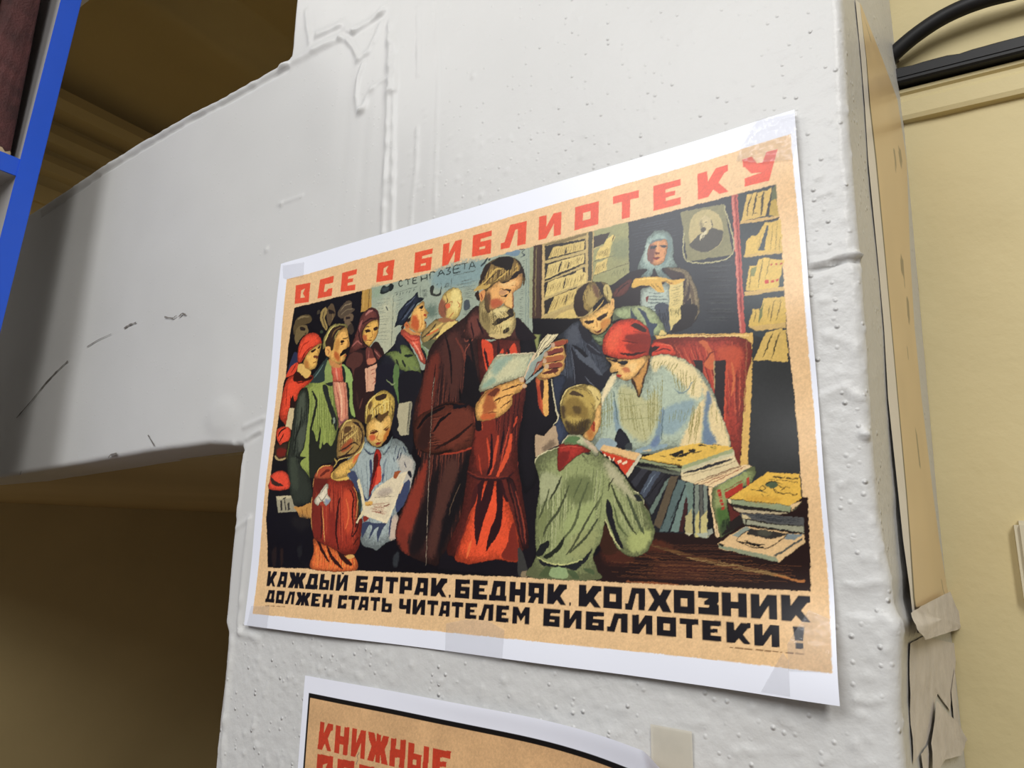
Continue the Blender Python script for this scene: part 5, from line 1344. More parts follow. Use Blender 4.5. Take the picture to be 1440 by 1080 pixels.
f! e8b870 |2366,718 2394,710 2399,785 2389,811 2354,789 2339,768
b! 7c4230 7.8|2394,704 2404,718 2406,799 2396,809
l! 4a2a1c 6.6|2333,786 2354,805 2389,815
l! a06838 5.9|2379,652 2414,664
l! a06838 5.2|2414,652 2435,681
b! 6a4a34 10.9|2186,685 2215,677 2214,753 2196,762
f d89458 |2119,666 2144,642 2174,657 2165,700 2143,723 2124,699
l 7a2e20 8.3|2134,662 2146,690 2139,708
f 2a1c1a |2085,660 2115,636 2123,673 2128,712 2106,702
F 7a6238 |2073,629 2110,600 2130,533 2157,474 2215,441 2302,431 2388,453 2445,496 2481,566 2492,630 2476,676 2464,581 2413,608 2364,618 2315,627 2278,607 2221,628 2178,658 2163,636 2103,637
h! 33241a 6.8,18|2150,472 2459,506 2461,612 2125,622
h! c8a860 6.1,14|2158,487 2446,521 2447,603 2140,619
f! 1e1614 |2216,454 2302,431 2388,453 2390,510 2362,548 2319,520 2275,499 2239,478
f! 241a18 |2307,619 2364,611 2391,585 2426,561 2460,568 2427,605 2371,628 2329,635
f! 2a1e1a |2410,470 2459,512 2488,592 2489,630 2461,581 2440,564 2453,535
f! 2a1e1a |2130,546 2165,469 2216,460 2188,513 2153,570 2124,590
l! c8a85c 15.1|2125,609 2190,577 2247,518 2305,517
l! c8a85c 13.5|2220,602 2292,578 2362,542
l! b8944c 11.9|2418,503 2432,544 2398,568
l! 33241a 8.2|2162,604 2219,564 2262,534
l! 33241a 6.8|2206,606 2263,585 2313,551
l! d0b468 6.6|2411,539 2425,517
f! c0a058 |2072,632 2110,603 2177,613 2220,609 2178,645 2103,639
l! 3a2a1c 6.9|2104,641 2178,642 2221,621
f c8b27a |2213,964 2379,988 2359,1003 2303,1006 2253,994
P 241312 |2998,2188 3278,2054 3361,2017 3651,2024 3901,2029 4120,2067 4099,2502 3481,2504 2986,2509 2978,2422 2961,2384 3031,2324
b 4a241a 24.1|3041,2285 3169,2283 3208,2395 3039,2401
b 3c1c18 29.6|3369,2390 3597,2400 3557,2472 3328,2464
b 51281a 15.4|3252,2282 3373,2280 3449,2333 3291,2337
l 8f744a 21.1|3391,2324 3580,2373 3810,2410 4008,2445
l 6a4a2c 14.9|3252,2289 3487,2347 3671,2380
l b0703c 9.7|3927,2432 4055,2456 4071,2449
l 8a5030 9.5|3165,2501 3327,2501 3481,2504
l 5a3020 11.9|3040,2305 3168,2321 3369,2390
f 3a2016 |2997,2267 3033,2200 3093,2285 3126,2341 3040,2362
H 4a2a1e 5.8,14|3040,2305 4083,2285 4069,2472 3038,2484
H 6a4028 3.6,8|3083,2361 4077,2367 4070,2465 3038,2477
F 8c9767 |2577,1833 2605,1786 2749,1739 2808,1678 2926,1715 3027,1801 3088,1849 3145,1912 3194,1975 3228,2022 3265,2041 3280,2094 3319,2152 3337,2215 3322,2284 3289,2341 3238,2366 3188,2368 3125,2335 3093,2288 3061,2217 3041,2182 3027,2253 3006,2307 2964,2373 2993,2449 2988,2502 2550,2506 2575,2421 2593,2377 2586,2259 2590,2132 2611,2003 2607,1926
h! 6a744e 8.0,22|2614,1874 3052,1853 2993,2325 2604,2396
h! b2ba8c 6.0,16|2621,1874 3039,1853 2979,2313 2611,2383
h! a8b080 5.5,8|3091,1965 3259,2053 3308,2307 3113,2252
b! b0ae8e 25.2|3046,1828 3132,1906 3196,2004 3258,2076 3143,2015 3065,1928
b! a4ab84 20.7|2621,1900 2741,1917 2756,1981 2653,2068 2616,2068
b! 6f7a50 26.5|2785,1944 2955,1936 2941,2072 2828,2071
b! 9caa72 26.2|2800,2145 2982,2073 2939,2230 2785,2256
b! 7a8456 27.4|2609,2144 2676,2119 2655,2258 2603,2283
b! a5b070 18.0|3191,2251 3317,2227 3277,2330 3189,2344
b! 98a06c 25.8|2842,2268 2994,2230 2938,2362 2814,2377
l! 3a402c 13.7|2763,1918 2727,1993 2683,2056
l! 454c34 16.3|2814,1976 2742,2120 2669,2208 2640,2270
l! 4a5038 13.0|3009,2061 2940,2158 2842,2316 2793,2372
l! 434a34 14.2|3001,2164 2912,2279 2814,2359
l! 566040 15.8|2941,1961 2885,2084 2842,2207 2728,2331
l! 566040 12.0|2900,1935 2842,2046
l! 4c5438 12.4|2682,1992 2639,2106 2609,2170
l! 626c48 11.6|3030,2025 2981,2121
l! 39402a 16.1|3084,1977 3116,2062 3179,2181 3229,2251
l! 48523a 18.3|3176,2033 3212,2123 3255,2216 3273,2250
l! 5c6a40 10.8|3264,2111 3306,2164 3323,2227
l! 586440 12.4|3096,2092 3127,2205 3177,2263
f! 1c1c22 |3048,2092 3060,2055 3086,2104 3095,2158 3113,2229 3151,2327 3112,2299 3074,2205 3049,2134
l! c8c890 8.7|3045,2170 3087,2264 3138,2333
f! 1d1f20 |2593,2365 2626,2314 2677,2295 2674,2332 2626,2383 2600,2383
f! 23281f |2645,2382 2699,2350 2750,2306 2782,2268 2764,2330 2700,2381 2656,2397
f! 1f2226 |2608,2402 2656,2416 2729,2428 2814,2425 2897,2393 2959,2338 2931,2392 2883,2435 2849,2457 2793,2444 2729,2441 2642,2438
f! 4c5a3a |2613,2494 2656,2446 2696,2448 2693,2497
f! 4a5a3c |2800,2459 2849,2460 2883,2497 2842,2499
f! 4a5a3c |2904,2440 2965,2444 2973,2473 2931,2463
f! 90a878 |2700,2448 2786,2445 2800,2498 2693,2497
l! cbd08c 6.6|2600,2390 2678,2418 2786,2426 2897,2393
f 23262a |3220,2037 3246,2038 3268,2070 3239,2070
l c8c8a0 6.1|3215,2016 3265,2038 3280,2088
l! b4b888 6.0|3280,2094 3322,2152 3337,2215
l! 3a3a28 8.9|3064,2013 3071,1977 3102,1941
F b2b894 |2745,1743 2809,1678 2862,1679 2914,1691 2977,1747 3008,1794 2983,1810 2939,1762 2888,1742 2795,1719
f! 5c7c50 |2782,1718 2822,1685 2888,1701 2862,1723 2900,1743 2809,1731
b! c8b49c 9.7|2901,1696 2965,1740 3002,1794 2952,1763
l! d8d4b0 6.3|2749,1740 2809,1678
F a52f27 |2739,1740 2809,1733 2888,1743 2955,1781 2887,1795 2815,1843 2741,1891
b! 7c2420 10.0|2749,1787 2815,1779 2796,1836 2749,1875
l! c84a3c 8.7|2749,1752 2822,1744 2900,1760
f 33302a |2913,1787 2952,1789 2955,1800 2926,1799
l 4a4a34 4.9|2742,1890 2815,1843 2887,1797 2938,1843
l d4d0a8 6.4|2578,1833 2612,1786 2749,1743
F e0b26c |2986,1538 3026,1500 3027,1582 3020,1640 2984,1691 2962,1723 2901,1691 2927,1663 2959,1618 2979,1590
b! b8783c 8.5|2927,1668 2959,1636 2978,1683 2952,1711
f b04a2c |2952,1623 2972,1602 2985,1620 2986,1655 2978,1671 2959,1650
l 4a1c14 4.9|2966,1613 2978,1637 2975,1660
F b29a52 |2750,1506 2761,1452 2795,1400 2856,1379 2929,1381 2987,1402 3026,1449 3023,1500 2992,1539 2980,1596 2933,1663 2875,1681 2815,1670 2789,1635 2762,1579
b! 3e3224 12.4|2789,1587 2849,1622 2901,1596 2953,1594 2927,1660 2881,1683 2815,1673
b! 8a7238 15.1|2782,1478 2849,1448 2928,1515 2940,1587 2849,1568 2789,1551
b! 5a4828 10.0|2842,1508 2889,1512 2888,1554 2849,1550
f! 4a3a28 |2809,1429 2849,1412 2889,1431 2915,1454 2876,1448 2842,1441
b! 4c3c28 8.9|2761,1501 2785,1503 2789,1575 2768,1562
b! dcc67e 11.1|2935,1391 2987,1408 3025,1459 3011,1517 2986,1538 2986,1479 2954,1434
l! 6a5a34 5.0|2849,1400 2915,1413 2954,1446
l! 6a5a34 5.0|2876,1390 2941,1415 2974,1460
l! 7a6638 5.5|2960,1489 2979,1538 2966,1595
l! 5a4a2c 6.1|2993,1456 3012,1487
l! e0cc88 7.7|2755,1500 2768,1440 2816,1390 2902,1381
h! 52421f 4.4,14|2795,1582 2953,1577 2927,1668 2815,1661
P 1e1d24 |3232,1883 3361,1912 3494,1945 3563,1982 3626,2001 3621,2222 3604,2239 3339,2242 3305,2121 3275,2062 3188,1948
P 33343e |3273,1894 3305,1901 3229,1997 3204,1966
P 454e60 |3330,1911 3379,1919 3282,2057 3254,2027
P 2a2a32 |3379,1919 3410,1928 3318,2098 3281,2063
P 64766f |3402,1972 3433,1949 3323,2150 3308,2124
P 5c5040 |3433,1942 3477,1946 3367,2222 3331,2202
P 566a6c |3476,1963 3516,1975 3412,2235 3363,2236
P 6c8480 |3522,1978 3562,2000 3465,2235 3423,2235
P 3c1e20 |3519,2043 3525,2089 3492,2235 3465,2235
l 14141a 5.4|3410,1925 3281,2068
l 14141a 5.3|3475,1951 3373,2224
l 14141a 4.7|3516,1986 3425,2179
l 7a8ca0 4.9|3348,1923 3276,2027
P 6a8078 |3512,1984 3555,1975 3557,1996 3541,2245 3504,2246 3530,2052
P b0a878 |3510,2154 3544,2114 3541,2245 3504,2246
P 7a867c |3565,1993 3586,1991 3577,2260 3551,2260
P 5a5c58 |3588,1991 3607,1992 3598,2262 3577,2260
P 78847c |3609,1992 3630,1992 3621,2264 3598,2262
P c2b878 |3560,2164 3580,2124 3577,2260 3554,2260
P c6bc80 |3589,2164 3622,2124 3621,2264 3585,2262
l 20222a 6.2|3562,2001 3549,2245
l 20222a 5.1|3588,1996 3581,2205
l 20222a 5.1|3609,1997 3604,2154
P c4c0a0 |3502,2235 3544,2245 3522,2255
P a8b0a0 |3559,2245 3622,2234 3618,2265 3585,2262
P 17151a |3630,2003 3639,2003 3659,2259 3648,2214 3623,2265
P 9aa094 |3625,2224 3648,2214 3648,2239 3621,2264
P e2c69a |3635,2003 3659,2011 3688,2258 3663,2259
l 8a6a48 3.5|3653,2013 3672,2253
F 8d9a64 |3659,2008 3866,1908 3866,1980 3808,2017 3742,2060 3732,2095 3741,2174 3801,2145 3804,2189 3692,2259 3682,2243
b! 4a6a34 10.0|3673,2125 3724,2115 3740,2184 3693,2224
b! 3a4a30 9.9|3690,2194 3741,2174 3738,2238 3697,2253
f! 231d1c |3736,2179 3802,2141 3805,2189 3697,2251 3719,2214
P b03226 |3723,2034 3813,1985 3814,2020 3742,2060 3726,2065
P 5a2420 |3733,2089 3763,2125 3798,2145 3741,2177
P b83a2c |3833,1967 3850,1963 3850,1998 3835,2004
k 8a2a20 3.0|3718,2026 3811,1977
k b0342a 17.2|3689,2020 3699,2065
k b0342a 17.1|3698,2070 3709,2120
k 8d9a64 3.5|3680,2037 3698,2035
k 8d9a64 3.5|3689,2060 3707,2057
k 8d9a64 4.0|3695,2085 3708,2082
k 8d9a64 4.0|3698,2105 3712,2102
h 22301c 4.5,6|3696,2164 3732,2155 3739,2213 3698,2224
k 4c5a70 4.5|3663,2006 3752,1965 3838,1928
P e2c89c |3560,1986 3825,1897 3866,1907 3659,2009 3637,1999
l 6a3420 4.1|3565,1991 3764,1920 3815,1902
l 8a3a28 4.1|3596,1994 3738,1940
l 8a3a28 4.0|3638,1995 3773,1933 3834,1906
P d9c9a0 |3491,1928 3774,1840 3798,1889 3809,1906 3563,1985 3493,1964
l 2a2a30 14.8|3500,1931 3648,1897 3773,1863
l 8a7c60 4.5|3493,1951 3704,1902 3789,1875
l 6a3a24 4.5|3563,1979 3702,1935 3809,1903
P c4c0a0 |3495,1902 3774,1818 3779,1844 3494,1928
P 9aa47c |3502,1888 3769,1810 3775,1829 3498,1911
P 5c6258 |3232,1880 3489,1919 3491,1943 3238,1886
P 8c9674 |3243,1856 3265,1842 3495,1896 3490,1921
l 2a2c2c 7.3|3258,1857 3374,1886 3492,1902
l 34362f 6.0|3248,1878 3361,1897 3488,1928
P 2a2620 |3466,1884 3496,1888 3498,1902 3477,1901
P e2b952 |3263,1836 3414,1799 3506,1784 3589,1772 3772,1804 3756,1817 3505,1888
l b08a34 4.2|3263,1837 3502,1891
f 1f1d1a |3433,1826 3462,1816 3505,1805 3507,1824 3489,1830 3461,1841
f 22201c |3473,1840 3534,1817 3546,1826 3509,1843
f 2a2620 |3535,1805 3570,1804 3576,1819 3558,1824 3540,1815
l 2a2620 5.8|3557,1830 3611,1812
l 2a2620 9.3|3589,1782 3635,1790
l 5a6a2c 8.0|3652,1797 3686,1802 3663,1803
l 3a3424 4.8|3376,1829 3413,1837
l 3a3424 4.8|3440,1847 3461,1851
l 3a3424 7.1|3476,1857 3497,1860
P e2ba82 |3035,1750 3117,1769 3263,1813 3229,1851 3015,1779
P cf3f26 |3012,1778 3230,1850 3171,1926 3130,1873 3082,1826
P ccc6ae |3262,1812 3275,1820 3183,1943 3171,1925
k f0d8b8 8.3|3040,1802 3052,1814
k f0d8b8 9.4|3073,1815 3082,1840
k f0d8b8 7.0|3101,1827 3097,1844
k f0d8b8 17.4|3125,1856 3149,1846
k f0d8b8 15.0|3155,1863 3185,1848
k cf3f26 4.0|3137,1860 3173,1847
k cf3f26 3.5|3149,1864 3158,1847
l 8a5a30 4.1|3015,1778 3125,1812 3230,1850
f c8b890 |3280,1795 3327,1792 3321,1802 3286,1803
P dcba8a |3673,2289 3818,2203 4031,2237 4088,2239 4090,2273 3963,2373 3674,2315
P 8b957c |3673,2295 3773,2317 3950,2348 3962,2373 3810,2343 3674,2312
P 20201e |3674,2288 3705,2294 3694,2309 3677,2300
P d9b98a |3951,2346 4091,2272 4092,2278 3963,2373
P 4c5250 |3941,2344 4081,2253 4080,2266 3955,2346
P 8a958c |3818,2203 3841,2213 3776,2257 3747,2250
P 7a8890 |4012,2240 4085,2239 4042,2267 3997,2263
P 332f2c |3841,2212 4021,2239 3937,2266 3816,2242
b 4a4a40 5.7|3884,2222 3939,2231 3919,2250 3873,2241
k 1f1a18 4.3|3846,2213 3768,2274 3907,2309 4019,2237
l 1a1614 9.6|3763,2276 3842,2292 3902,2309
l 1a1614 7.6|3804,2271 3851,2289 3907,2295
P 55575a |3789,2140 3898,2145 4093,2162 4090,2202 3942,2188 3803,2164
P 9a9c88 |3803,2167 3942,2188 4090,2204 4088,2234 3986,2223 3818,2194 3804,2184
l 26221e 5.6|3800,2167 3923,2188 4090,2204
l 26221e 6.8|3792,2140 3820,2169 3818,2194
l 20201f 6.6|3818,2196 3940,2214 4084,2234
P b8aa8c |3758,2113 3784,2113 3908,2126 4028,2141 3945,2145 3792,2135
P 26221f |3745,2093 3804,2103 3899,2119 4033,2135 3945,2136 3803,2118 3764,2110
H 33363c 3.8,8|3811,2145 4089,2169 4087,2199 3820,2164
P c8b890 |3801,2145 3821,2147 3849,2169 3805,2167
P 8b9778 |3741,2070 4039,2104 4034,2135 3745,2091
P e2d2a8 |3737,2064 3751,2071 3751,2091 3739,2090
P d9ba8a |4038,2104 4063,2094 4091,2085 4041,2133
P 4c4a38 |4042,2127 4088,2090 4091,2094 4047,2133
P e2b54a |3741,2065 3828,2012 3943,1939 4090,1957 4089,2071 4039,2105
b cf9f3c 14.4|3855,2057 3996,2069 3948,2088 3825,2072
l 6a5220 3.4|3741,2066 3901,2086 4038,2106
k 211f1a 2.8|3946,1975 4079,1995
l 211f1a 9.5|3961,1962 3984,1970
l 211f1a 6.6|3980,1960 4002,1973 4021,1966
l 211f1a 7.5|4025,1974 4039,1972 4053,1977
l 211f1a 6.5|4057,1977 4087,1976
f 4c5c44 |3925,2005 3940,1988 3978,1989 3986,2002 3967,2021 3939,2015
l 211f1a 4.8|3925,2005 3955,1986 4010,2002
l 211f1a 4.3|3891,2019 3911,2005 3924,2020 3905,2029 3891,2021
l 211f1a 4.2|3967,2021 3984,2040 4016,2046 4044,2041
l 211f1a 3.8|3982,2002 3999,2017 4027,2017
l 211f1a 3.8|3994,2036 4022,2017 4041,2018
l 211f1a 4.2|4035,2041 4056,2056 4075,2047
l 2f3a2a 4.3|3852,2025 3895,2029 3932,2047
l 33301f 3.4|3903,2048 3912,2058
l 33301f 3.3|3927,2056 3941,2054
l 211f1a 4.3|3962,2016 3974,2043 3998,2043
k 1d2523 8.7|1415,432 1401,424 1384,439 1384,458 1401,474 1418,467
k 1d2523 8.6|1448,430 1492,430
k 1d2523 8.6|1470,430 1473,474
k 1d2523 8.5|1560,432 1522,431 1524,474 1563,475
k 1d2523 8.5|1523,453 1554,453
k 1d2523 8.4|1598,434 1601,475
k 1d2523 8.3|1652,433 1655,475
k 1d2523 8.4|1599,454 1654,454
k 1d2523 8.3|1726,422 1681,423 1684,471
k 1d2523 8.2|1753,464 1779,420 1809,464
k 1d2523 8.2|1763,448 1797,448
k 1d2523 8.1|1823,418 1863,419 1840,439 1865,451 1849,465 1825,464
k 1d2523 8.0|1954,416 1895,416 1897,467 1956,467
k 1d2523 8.0|1896,441 1943,441
k 1d2523 7.9|1961,413 2015,413
k 1d2523 7.9|1988,413 1990,460
k 1d2523 7.8|2029,467 2054,417 2082,467
k 1d2523 7.8|2039,449 2071,449
warp
P e9ecf6 |-50,-50 4300,-50 4300,3050 -50,3050/108,166 4171,145 4178,2841 91,2881
P df5438 |228,243 401,250 400,328 392,335 400,342 400,420 235,409/296,301 343,290 320,331 351,370 297,367
P df5438 |514,246 677,245 674,303 612,302 579,299 572,364 601,365 622,346 671,347 668,415 502,407
P df5438 |769,241 935,240 933,283 843,285 843,307 900,309 899,339 842,340 842,362 930,367 928,414 768,401
P df5438 |1156,237 1327,244 1322,318 1314,324 1322,330 1317,404 1150,393/1219,292 1267,281 1242,320 1270,356 1216,353
P df5438 |1527,231 1694,235 1692,274 1597,275 1596,295 1690,299 1684,401 1524,393/1588,334 1636,336 1636,353 1587,351
P df5438 |1789,225 1847,225 1844,308 1897,225 1957,225 1944,385 1894,388 1899,299 1841,392 1787,395
P df5438 |2053,218 2214,219 2213,258 2120,261 2119,281 2212,284 2209,388 2049,378/2112,320 2160,322 2160,339 2111,337
P df5438 |2363,214 2496,219 2490,383 2423,381 2426,261 2406,260 2363,379 2290,378 2290,331 2319,332
P df5438 |2591,213 2649,216 2648,298 2701,218 2761,221 2756,380 2703,380 2705,291 2646,380 2588,380
P df5438 |2860,216 3027,218 3021,373 2854,375/2916,271 2969,271 2967,324 2914,324
P df5438 |3122,214 3293,216 3291,266 3236,265 3231,380 3178,379 3181,265 3121,264
P df5438 |3384,216 3552,218 3551,258 3460,260 3459,281 3517,282 3516,310 3458,313 3458,334 3549,334 3547,377 3381,377
P df5438 |3652,217 3709,216 3712,281 3759,215 3828,214 3828,252 3807,259 3771,307 3825,378 3773,378 3739,340 3708,378 3649,378
P df5438 |3910,209 3962,209 3989,260 4016,263 4042,209 4101,212 4044,379 3914,375 3915,327 4006,320 3953,309 3922,262 3911,257
P 17141a |217,2561 250,2560 252,2605 279,2560 320,2560 320,2586 308,2590 287,2623 320,2671 290,2672 269,2645 251,2672 217,2672
P 17141a |360,2560 442,2560 441,2671 406,2672 406,2652 381,2652 377,2672 337,2672 345,2641 358,2594/387,2594 406,2594 406,2625 383,2625
P 17141a |461,2559 517,2559 536,2590 536,2559 576,2558 576,2590 595,2558 646,2558 637,2586 613,2612 646,2670 591,2670 576,2637 576,2671 536,2671 536,2637 518,2671 462,2672 495,2613 471,2587
P 17141a |681,2560 771,2559 771,2638 781,2638 781,2668 652,2670 652,2639 665,2637/712,2592 733,2592 733,2636 704,2636
P 17141a |796,2558 837,2557 837,2597 893,2597 893,2666 796,2667/834,2621 858,2621 858,2645 834,2645/904,2557 942,2557 942,2666 904,2666
P 17141a |963,2555 1000,2555 1000,2610 1033,2555 1071,2555 1071,2664 1037,2664 1037,2604 1000,2665 963,2665/1000,2540 1028,2540 1023,2552 1009,2552
P 17141a |1146,2554 1256,2554 1256,2579 1192,2583 1192,2596 1256,2595 1256,2663 1146,2665/1188,2622 1221,2622 1221,2633 1188,2633
P 17141a |1302,2552 1394,2552 1394,2661 1354,2662 1354,2642 1326,2642 1321,2662 1276,2663 1285,2632 1299,2585/1333,2585 1354,2585 1354,2616 1328,2616
P 17141a |1415,2550 1526,2550 1526,2582 1490,2583 1490,2658 1454,2658 1454,2583 1415,2583
P 17141a |1542,2546 1650,2546 1649,2629 1588,2629 1588,2655 1542,2656/1588,2575 1611,2574 1611,2603 1588,2603
P 17141a |1693,2544 1783,2544 1783,2655 1744,2656 1744,2636 1717,2636 1712,2656 1668,2656 1677,2625 1691,2578/1723,2578 1744,2578 1744,2609 1719,2609
P 17141a |1807,2541 1850,2541 1852,2587 1886,2541 1938,2541 1938,2567 1922,2572 1897,2605 1938,2655 1899,2655 1873,2628 1851,2656 1808,2656
P 17141a |2004,2540 2117,2539 2117,2566 2052,2569 2052,2583 2117,2583 2117,2653 2004,2654/2047,2611 2081,2610 2081,2622 2047,2622
P 17141a |2139,2538 2252,2538 2251,2567 2190,2569 2190,2584 2229,2584 2229,2604 2190,2607 2190,2622 2251,2621 2251,2652 2139,2653
P 17141a |2294,2537 2383,2537 2383,2619 2393,2619 2393,2651 2266,2653 2266,2620 2279,2618/2325,2572 2345,2571 2345,2618 2317,2618
P 17141a |2412,2536 2455,2536 2455,2577 2487,2577 2487,2536 2529,2536 2529,2650 2487,2651 2487,2612 2455,2612 2455,2651 2413,2651
P 17141a |2545,2535 2654,2535 2653,2649 2617,2649 2617,2617 2602,2618 2585,2650 2545,2650 2563,2613 2547,2611/2589,2565 2617,2565 2617,2590 2589,2590
P 17141a |2675,2534 2717,2534 2719,2580 2752,2534 2803,2534 2803,2560 2788,2565 2762,2598 2802,2648 2765,2648 2740,2621 2718,2648 2676,2648
P 17141a |2880,2531 2925,2531 2928,2578 2964,2532 3019,2532 3019,2559 3003,2563 2975,2597 3019,2648 2978,2648 2950,2620 2927,2648 2880,2648
P 17141a |3031,2530 3142,2531 3142,2646 3031,2646/3069,2570 3105,2570 3105,2609 3069,2609
P 17141a |3199,2530 3275,2530 3274,2644 3236,2644 3236,2561 3224,2561 3201,2645 3160,2645 3159,2613 3176,2613
P 17141a |3288,2529 3335,2529 3358,2562 3376,2529 3423,2530 3391,2587 3422,2644 3373,2644 3353,2612 3333,2644 3288,2644 3325,2587
P 17141a |3432,2529 3543,2529 3543,2642 3433,2643/3471,2568 3506,2568 3506,2606 3471,2606
P 17141a |3561,2528 3666,2528 3666,2575 3659,2584 3666,2590 3666,2640 3562,2640 3562,2604 3614,2604 3620,2597 3614,2592 3593,2592 3593,2576 3614,2562 3562,2561
P 17141a |3681,2527 3727,2527 3727,2568 3761,2568 3761,2527 3805,2527 3805,2639 3761,2639 3761,2601 3727,2601 3727,2640 3682,2640
P 17141a |3823,2526 3865,2526 3865,2582 3902,2526 3946,2526 3946,2638 3907,2638 3907,2577 3866,2639 3823,2639
P 17141a |3963,2523 4006,2523 4009,2569 4043,2523 4096,2523 4096,2550 4080,2555 4054,2588 4095,2638 4056,2638 4030,2611 4008,2639 3964,2639
P 17141a |248,2698 323,2696 323,2761 331,2761 331,2786 225,2788 224,2763 235,2761/274,2724 291,2724 291,2760 267,2760
P 17141a |347,2697 438,2695 438,2786 348,2788/379,2728 408,2727 408,2758 379,2758
P 17141a |489,2696 552,2694 552,2784 520,2785 520,2719 510,2720 491,2786 457,2786 457,2761 470,2761
P 17141a |569,2695 615,2694 631,2720 630,2694 664,2693 664,2719 679,2693 721,2692 714,2715 694,2737 721,2784 676,2785 664,2758 664,2785 631,2786 631,2758 615,2786 569,2787 597,2739 577,2718
P 17141a |736,2694 826,2693 826,2715 777,2718 777,2730 808,2729 808,2745 777,2748 777,2760 826,2759 826,2783 736,2785
P 17141a |850,2693 884,2692 884,2725 910,2724 910,2692 943,2691 943,2781 910,2782 910,2751 884,2752 884,2782 851,2783
P 17141a |1002,2692 1084,2690 1084,2721 1053,2722 1037,2720 1035,2756 1050,2756 1059,2745 1084,2744 1083,2780 1002,2782
P 17141a |1093,2691 1192,2689 1192,2716 1159,2717 1159,2780 1128,2780 1128,2717 1093,2718
P 17141a |1209,2689 1281,2688 1281,2778 1250,2779 1250,2763 1228,2763 1224,2780 1189,2780 1196,2755 1207,2716/1233,2716 1250,2716 1250,2741 1229,2741
P 17141a |1297,2688 1382,2686 1382,2713 1354,2714 1354,2776 1327,2777 1327,2714 1297,2715
P 17141a |1398,2687 1433,2687 1433,2720 1488,2719 1488,2777 1399,2779/1431,2742 1456,2741 1456,2759 1431,2760
P 17141a |1548,2684 1586,2684 1586,2721 1612,2721 1612,2683 1648,2682 1648,2776 1612,2776 1612,2749 1558,2750 1548,2741
P 17141a |1664,2682 1700,2682 1700,2729 1731,2681 1768,2680 1768,2775 1735,2775 1735,2724 1700,2776 1664,2777
P 17141a |1785,2681 1873,2679 1873,2707 1844,2707 1844,2772 1816,2772 1816,2708 1785,2708
P 17141a |1900,2679 1969,2678 1969,2769 1939,2770 1939,2754 1918,2754 1914,2770 1880,2771 1888,2746 1898,2707/1923,2706 1939,2706 1939,2732 1920,2732
P 17141a |1982,2679 2074,2677 2074,2705 2044,2706 2044,2770 2014,2771 2014,2706 1982,2707
P 17141a |2090,2677 2180,2676 2180,2699 2131,2702 2131,2714 2162,2713 2162,2730 2131,2733 2131,2745 2179,2743 2179,2768 2091,2771
P 17141a |2232,2676 2303,2674 2303,2769 2267,2770 2267,2701 2256,2701 2235,2770 2196,2771 2196,2745 2211,2745
P 17141a |2325,2676 2417,2674 2417,2698 2366,2701 2366,2714 2399,2713 2399,2730 2366,2732 2366,2745 2417,2744 2417,2769 2325,2771
P 17141a |2443,2675 2479,2675 2503,2713 2528,2674 2563,2673 2563,2768 2530,2769 2530,2720 2503,2756 2477,2721 2477,2771 2443,2772
P 17141a |2656,2672 2766,2671 2765,2693 2702,2697 2702,2708 2765,2707 2765,2766 2656,2768/2698,2731 2731,2730 2731,2740 2698,2740
P 17141a |2788,2671 2827,2671 2827,2719 2861,2670 2902,2669 2902,2766 2866,2766 2866,2713 2827,2767 2788,2768
P 17141a |2926,2669 3037,2668 3037,2690 2973,2694 2973,2706 3037,2705 3037,2764 2926,2767/2969,2729 3002,2728 3002,2738 2969,2739
P 17141a |3097,2667 3176,2666 3176,2762 3136,2763 3136,2693 3124,2693 3100,2764 3056,2765 3056,2738 3073,2738
P 17141a |3201,2667 3240,2666 3240,2714 3275,2666 3316,2665 3316,2761 3279,2761 3279,2709 3241,2762 3201,2763
P 17141a |3340,2666 3445,2664 3445,2759 3340,2761/3376,2698 3410,2697 3410,2730 3376,2730
P 17141a |3462,2666 3561,2664 3561,2692 3529,2693 3529,2759 3497,2759 3497,2694 3463,2694
P 17141a |3580,2665 3678,2664 3678,2688 3625,2691 3625,2703 3659,2702 3659,2720 3625,2722 3625,2734 3678,2733 3678,2759 3581,2761
P 17141a |3701,2664 3740,2663 3743,2702 3774,2663 3821,2662 3821,2684 3807,2688 3783,2716 3821,2757 3786,2758 3762,2736 3742,2759 3702,2760
P 17141a |3837,2663 3877,2662 3877,2711 3912,2661 3954,2661 3953,2757 3917,2758 3917,2705 3877,2759 3837,2760
P 17141a |4014,2660 4066,2659 4058,2719 4022,2720/4024,2728 4058,2728 4058,2753 4024,2754
P 17141a |1954,2637 1970,2637 1970,2650 1961,2660 1956,2650
P 17141a |2820,2630 2831,2629 2831,2643 2825,2652 2821,2643
k 8a6a48 5.4|232,2814 282,2811
k 8a6a48 5.3|292,2811 343,2810
k 8a6a48 5.3|363,2809 410,2807
k 8a6a48 5.2|417,2807 460,2806
k 7a5a38 5.0|3718,2781 3733,2780
k 7a5a38 5.0|3741,2780 3784,2779
k 7a5a38 5.0|3787,2779 3826,2779
k 7a5a38 4.9|3840,2778 3878,2777
k 7a5a38 4.8|3881,2778 3916,2777
k 7a5a38 4.8|3919,2777 3948,2777
k 7a5a38 4.8|3956,2776 3964,2776
k 7a5a38 4.7|3980,2776 4017,2775
k 7a5a38 4.7|4022,2775 4061,2775
'''
GX, GY = 1040, 736
cv = Canvas(0, 0, 4200, 2970, GX * 2, GY * 2)
cv.run(ART)
uu, vv = np.meshgrid(np.arange(cv.W), np.arange(cv.H))
ink = (np.abs(cv.img - np.array([0xe9, 0xec, 0xf6]) / 255).sum(-1, keepdims=True) > 0.02)
grain = 1 + ink * (0.03 * vnoise(uu, vv, 40, 2)[..., None] + 0.05 * vnoise(uu, vv, 7, 3)[..., None] + 0.10 * vnoise(uu, vv, 2.6, 4)[..., None])
